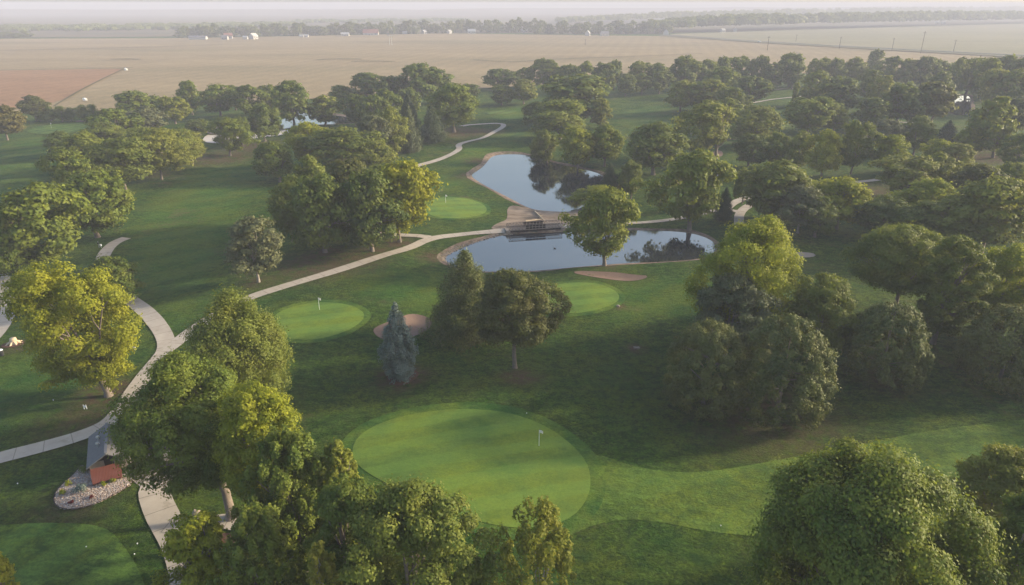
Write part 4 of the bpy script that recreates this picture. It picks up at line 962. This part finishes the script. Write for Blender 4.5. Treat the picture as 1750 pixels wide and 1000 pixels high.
def small_plant(px, py, R, H, leafm, lab, seed, n=260, lf=.14):
    x, y = at(px, py); V, Fc, T, _ = crown_data('shrub', R, 0.0, H, seed, lf, n, K=9); me = np_mesh('foliage', V, Fc, {'tint': ('FACE', T)}); o = link('shrub', me, MATS[leafm]); o.location = (x, y, hz(x, y)+.08); tag(o, lab, 'shrub', 'small plants in the gravel bed')
small_plant(143, 853, .75, .9, 'leaf_blue', 'blue-grey juniper in the middle of the gravel bed', 1, 700)
small_plant(121, 842, .4, .7, 'leaf_yellow', 'yellow-green plant at the upper left of the gravel bed', 2)
small_plant(112, 856, .4, .6, 'leaf_yellow', 'yellow-green plant at the left rim of the gravel bed', 3)
small_plant(181, 843, .35, .6, 'leaf_yellow', 'yellow-green plant right of the blue-grey juniper', 4)
small_plant(198, 835, .35, .7, 'leaf_gold', 'yellow plant nearest the right end of the gravel bed', 5)
small_plant(126, 873, .3, .3, 'red_flower', 'dark red plant at the bottom of the gravel bed', 6, 300, .1)
small_plant(160, 864, .3, .3, 'red_flower', 'dark red plant below the blue-grey juniper', 7, 300, .1)
small_plant(148, 816, .8, .8, 'leaf_deep', 'dark green shrub against the shelter wall', 8, 700)
small_plant(190, 820, .4, .6, 'leaf_green', 'green shrub in front of the rusty porch roof', 9)

# duck on the lower pond
def duck():
    x, y = at(948, 425, -.5); r = empty('duck', (x, y, -.5), 2.6); tag(r, 'small dark duck swimming on the lower pond', 'duck')
    bm = bmesh.new()
    prof = [(-.36, .13, .02), (-.26, .10, .09), (-.08, .06, .15), (.12, .06, .15), (.22, .10, .10), (.25, .20, .06), (.27, .30, .065), (.32, .34, .06), (.38, .33, .03), (.46, .31, .015)]
    rings = []
    for px_, pz, rr_ in prof: rings.append([bm.verts.new((px_, rr_*1.0*math.cos(t), pz+rr_*.8*math.sin(t))) for t in np.arange(8)*math.pi/4])
    for a_, b_ in zip(rings, rings[1:]):
        for i in range(8): bm.faces.new((a_[i], a_[(i+1) % 8], b_[(i+1) % 8], b_[i]))
    bm.faces.new(rings[0]); bm.faces.new(rings[-1][::-1]); bmesh.ops.recalc_face_normals(bm, faces=bm.faces)
    me = bpy.data.meshes.new('duck_body'); bm.to_mesh(me); bm.free(); link('duck_body', me, MATS['feather'], r, True)
duck()

# white van by the far left pond, and a car on the country road
def vehicle(px, py, L, Wd, H, rz, lab, cat, mat, box=True):
    x, y = at(px, py); r = empty('parked_van' if box else 'passing_car', (x, y, max(0, hz(x, y))+.1+(.9 if not box else 0)), rz); tag(r, lab, cat)
    bm = bmesh.new(); pr = ([(-L/2, .35), (L/2, .35), (L/2, H*.5), (L*.36, H*.58), (L*.24, H), (-L/2+.05, H)] if box else [(-L/2, .35), (L/2, .35), (L/2, H*.52), (L*.22, H*.6), (L*.08, H), (-L*.28, H), (-L*.42, H*.62), (-L/2, H*.58)])
    f = bm.faces.new([bm.verts.new((a, -Wd/2, b)) for a, b in pr]); g = bmesh.ops.extrude_face_region(bm, geom=[f]); bmesh.ops.translate(bm, vec=(0, Wd, 0), verts=[v for v in g['geom'] if isinstance(v, bmesh.types.BMVert)])
    bmesh.ops.recalc_face_normals(bm, faces=bm.faces); bmesh.ops.bevel(bm, geom=list(bm.edges), offset=.06, segments=2, affect='EDGES'); me = bpy.data.meshes.new('body'); bm.to_mesh(me); bm.free(); link('body', me, MATS[mat], r)
    for s in (-1, 1): MB().box((0 if not box else L*.08, s*(Wd/2+.005), H*.78), (L*.28, .03, H*.22)).build('side_window', MATS['glass_dark'], r)
    for a in (-L*.32, L*.32):
        for s in (-1, 1): MB().tube((a, s*(Wd/2-.15), .34), (a, s*(Wd/2+.03), .34), .34, .34, 14).build('wheel', MATS['tyre'], r)
vehicle(346, 224, 5.6, 2.1, 2.3, .1, 'white van parked beside the pale pond at far left', 'van', 'white')
vehicle(1297, 73.4, 5.2, 2.0, 1.8, -.5, 'white car driving on the country road across the fields', 'car', 'white', False)

# utility poles along the country road
pole0 = None
for px, yb, yt, lab in ((1311, 87, 62, 'leftmost near-side utility pole along the country road'), (1573, 92, 53, 'tallest utility pole, in front of the country road at right'), (1434, 84, 63, 'utility pole on the far verge between the two near-side poles'),
                        (1524, 87, 65, 'utility pole just left of the tallest one'), (1629, 90, 68, 'rightmost utility pole along the country road'), (1360, 72, 59, 'faint utility pole in the pale field'), (1000, 78, 67, 'small lone pole in the brown field above the upper pond')):
    X, Y = at(px, yb); H = z_of(Y, yt)
    if pole0 is None:
        pole0 = r = empty('utility_pole', (X, Y, 0)); MB().tube((0, 0, -.5), (0, 0, 10), .26, .17, 8).build('shaft', MATS['pole_wood'], r); MB().box((0, .2, 9.2), (2.6, .14, .16)).build('crossarm', MATS['pole_wood'], r)
    else: r = copy_tree(pole0)
    r.location = (X, Y, 0); s = H/10; r.scale = (1.3, 1.3, s); tag(r, lab, 'utility pole', 'utility poles in the fields')
X, Y = at(668, 78); r = empty('field_pylon', (X, Y, 0)); tag(r, 'pale twin-legged pylon standing in the brown field', 'pylon')
for s in (-1.6, 1.6): MB().tube((s, 0, 0), (s*.8, 0, 13), .25, .18, 6).build('leg', MATS['steel'], r)
MB().box((0, 0, 12.6), (7.5, .3, .5)).box((0, 0, 9), (3, .2, .3)).build('crossarm', MATS['steel'], r)

# farm houses and sheds far across the fields
def house(px, py, W_, Dp, Hw, Hr, rz, lab, roof='roof_grey', name='farm_house', grp='farm buildings along the far tree rows'):
    x, y = at(px, py); r = empty(name, (x, y, 0), rz); tag(r, lab, 'house' if name == 'farm_house' else 'shed', grp)
    wl = MB().box((0, 0, Hw/2), (W_, Dp, Hw)).poly([(-W_/2, -Dp/2, Hw), (-W_/2, Dp/2, Hw), (-W_/2, 0, Hw+Hr)]).poly([(W_/2, -Dp/2, Hw), (W_/2, Dp/2, Hw), (W_/2, 0, Hw+Hr)]).build('wall', MATS['white_wall'], r)
    m = MB(); bm = m.bm; e = .5; v = [(-W_/2-e, -Dp/2-e, Hw-.15), (W_/2+e, -Dp/2-e, Hw-.15), (W_/2+e, 0, Hw+Hr), (-W_/2-e, 0, Hw+Hr), (-W_/2-e, Dp/2+e, Hw-.15), (W_/2+e, Dp/2+e, Hw-.15)]
    v += [(a, b, c+.25) for a, b, c in v]; vv = [bm.verts.new(q) for q in v]; [bm.faces.new([vv[i] for i in f]) for f in ((0, 1, 2, 3), (3, 2, 5, 4), (6, 7, 8, 9), (9, 8, 11, 10), (0, 1, 7, 6), (4, 5, 11, 10), (0, 3, 9, 6), (3, 4, 10, 9), (1, 2, 8, 7), (2, 5, 11, 8))]
    m.build('roof', MATS[roof], r)
    if name == 'farm_house':
        for sx in (-.3, .1, .32): MB().box((sx*W_, -Dp/2-.02, Hw*.55), (1.2, .08, 1.4)).build('window', MATS['glass_dark'], r)
        MB().box((-.08*W_, -Dp/2-.02, 1.05), (1.0, .08, 2.1)).build('door', MATS['dark_wood'], r)
house(339, 68, 26, 9, 3.8, 2.0, .05, 'long low white barn at the left end of the distant tree row', 'roof_grey', 'barn')
house(391, 67, 12, 9, 5, 4, .3, 'gabled house with red roof in front of the distant tree row', 'roof_red')
house(385, 68.5, 9, 7, 4, 3, .1, 'white house just below the red-roofed house')
house(434, 67.5, 11, 8, 5, 4, 1.2, 'white gabled house right of the red-roofed house', 'white_wall')
house(420, 68, 7, 5, 3.5, 2, .0, 'small white shed left of the white gabled house', 'white_wall', 'shed')
house(516, 64.5, 6, 5, 3, 1.8, .0, 'left of two tiny white sheds below the middle of the distant row', 'white_wall', 'shed'); house(524, 64.3, 6, 5, 3, 1.8, .0, 'right of two tiny white sheds below the middle of the distant row', 'white_wall', 'shed')
house(590, 62, 13, 9, 3.5, 2.5, .1, 'low pale house between the tiny sheds and the large pale roof', 'white_wall')
house(634, 60.5, 26, 14, 4, 6, .1, 'wide pale-roofed farmstead in front of the distant row', 'roof_red'); house(692, 58.8, 8, 6, 3.5, 2, .0, 'white shed right of the wide farmstead', 'white_wall', 'shed')
house(725, 58.2, 8, 7, 4, 3, 1.0, 'small white house near the right end of the distant row', 'white_wall'); house(768, 58, 7, 6, 4, 3, 1.0, 'white shed in the gap at the right end of the distant row', 'white_wall', 'shed')
house(806, 57.5, 14, 9, 4, 4, .1, 'pale house at the left foot of the distant clump', 'white_wall'); house(895, 56, 12, 9, 4, 4, .3, 'left of two pale houses below the distant clump', 'white_wall'); house(907, 55.5, 14, 9, 4, 4, .2, 'right of two pale houses below the distant clump', 'white_wall')
house(1004, 62, 9, 8, 5, 4, 1.3, 'white gabled house beside the start of the country road trees', 'white_wall'); house(1033, 62, 13, 9, 4, 4, .3, 'grey-roofed white house right of the white gabled house')
house(1138, 59.5, 12, 9, 4.5, 5, 1.4, 'cream gabled house where the country road begins', 'roof_grey'); house(1235, 55.5, 8, 7, 4, 3, .4, 'white house left of a pair below the right woods', 'white_wall'); house(1256, 55, 8, 7, 4, 4, 1.3, 'white house right of a pair below the right woods', 'white_wall')
house(1601, 41, 8, 7, 4, 3, .1, 'left tiny white house at the edge of the right woods', 'white_wall'); house(1612, 41, 10, 7, 4, 3, .1, 'right tiny white house at the edge of the right woods', 'white_wall')
def pump(px, py, lab, s):
    x, y = at(px, py); r = empty('irrigation_pump_house', (x, y, .3)); tag(r, lab, 'pump house', 'white pump structures in the field'); r.scale = (s, s, s)
    MB().box((0, 0, 1.2), (2.6, 2.2, 2.4), bevel=.05).build('cabin', MATS['white'], r)
    m = MB(); m.poly([(-1.5, -1.3, 2.4), (1.5, -1.3, 2.4), (0, 0, 3.2)]).poly([(1.5, -1.3, 2.4), (1.5, 1.3, 2.4), (0, 0, 3.2)]).poly([(1.5, 1.3, 2.4), (-1.5, 1.3, 2.4), (0, 0, 3.2)]).poly([(-1.5, 1.3, 2.4), (-1.5, -1.3, 2.4), (0, 0, 3.2)]); m.build('roof', MATS['white'], r)
    MB().tube((2.4, 0, 0), (2.4, 0, 2.2), .5, .5, 10).build('tank', MATS['white'], r); MB().tube((1.3, 0, .8), (2.4, 0, .8), .12, .12, 8).build('pipe', MATS['steel'], r)
pump(215, 121, 'white pump house at the far corner of the rusty field', .62); pump(145, 173, 'white pump house on the near end of the field track', .5)

# ================================================================== HAZE
hb = bpy.data.meshes.new('haze'); bm = bmesh.new()
z0, z1 = -8.0, 64.0
bmesh.ops.create_cube(bm, size=1.0, matrix=Matrix.Translation((0, 300, (z0+z1)/2)) @ Matrix.Diagonal((13800, 14200, z1-z0, 1))); bm.to_mesh(hb); bm.free()
m, n = newmat('haze_air'); pv = N(n, 'ShaderNodeVolumePrincipled'); o = N(n, 'ShaderNodeOutputMaterial')
pv.inputs['Color'].default_value = (.56, .58, .70, 1); pv.inputs['Density'].default_value = HAZE; pv.inputs['Anisotropy'].default_value = .0; pv.inputs['Density Attribute'].default_value = ''
n.links.new(pv.outputs[0], o.inputs[1]); m.cycles.homogeneous_volume = True
tag(link('haze', hb, m), kind='stuff')
print('TREES', len(placed), 'faces', sum(len(me.polygons) for me in bpy.data.meshes))
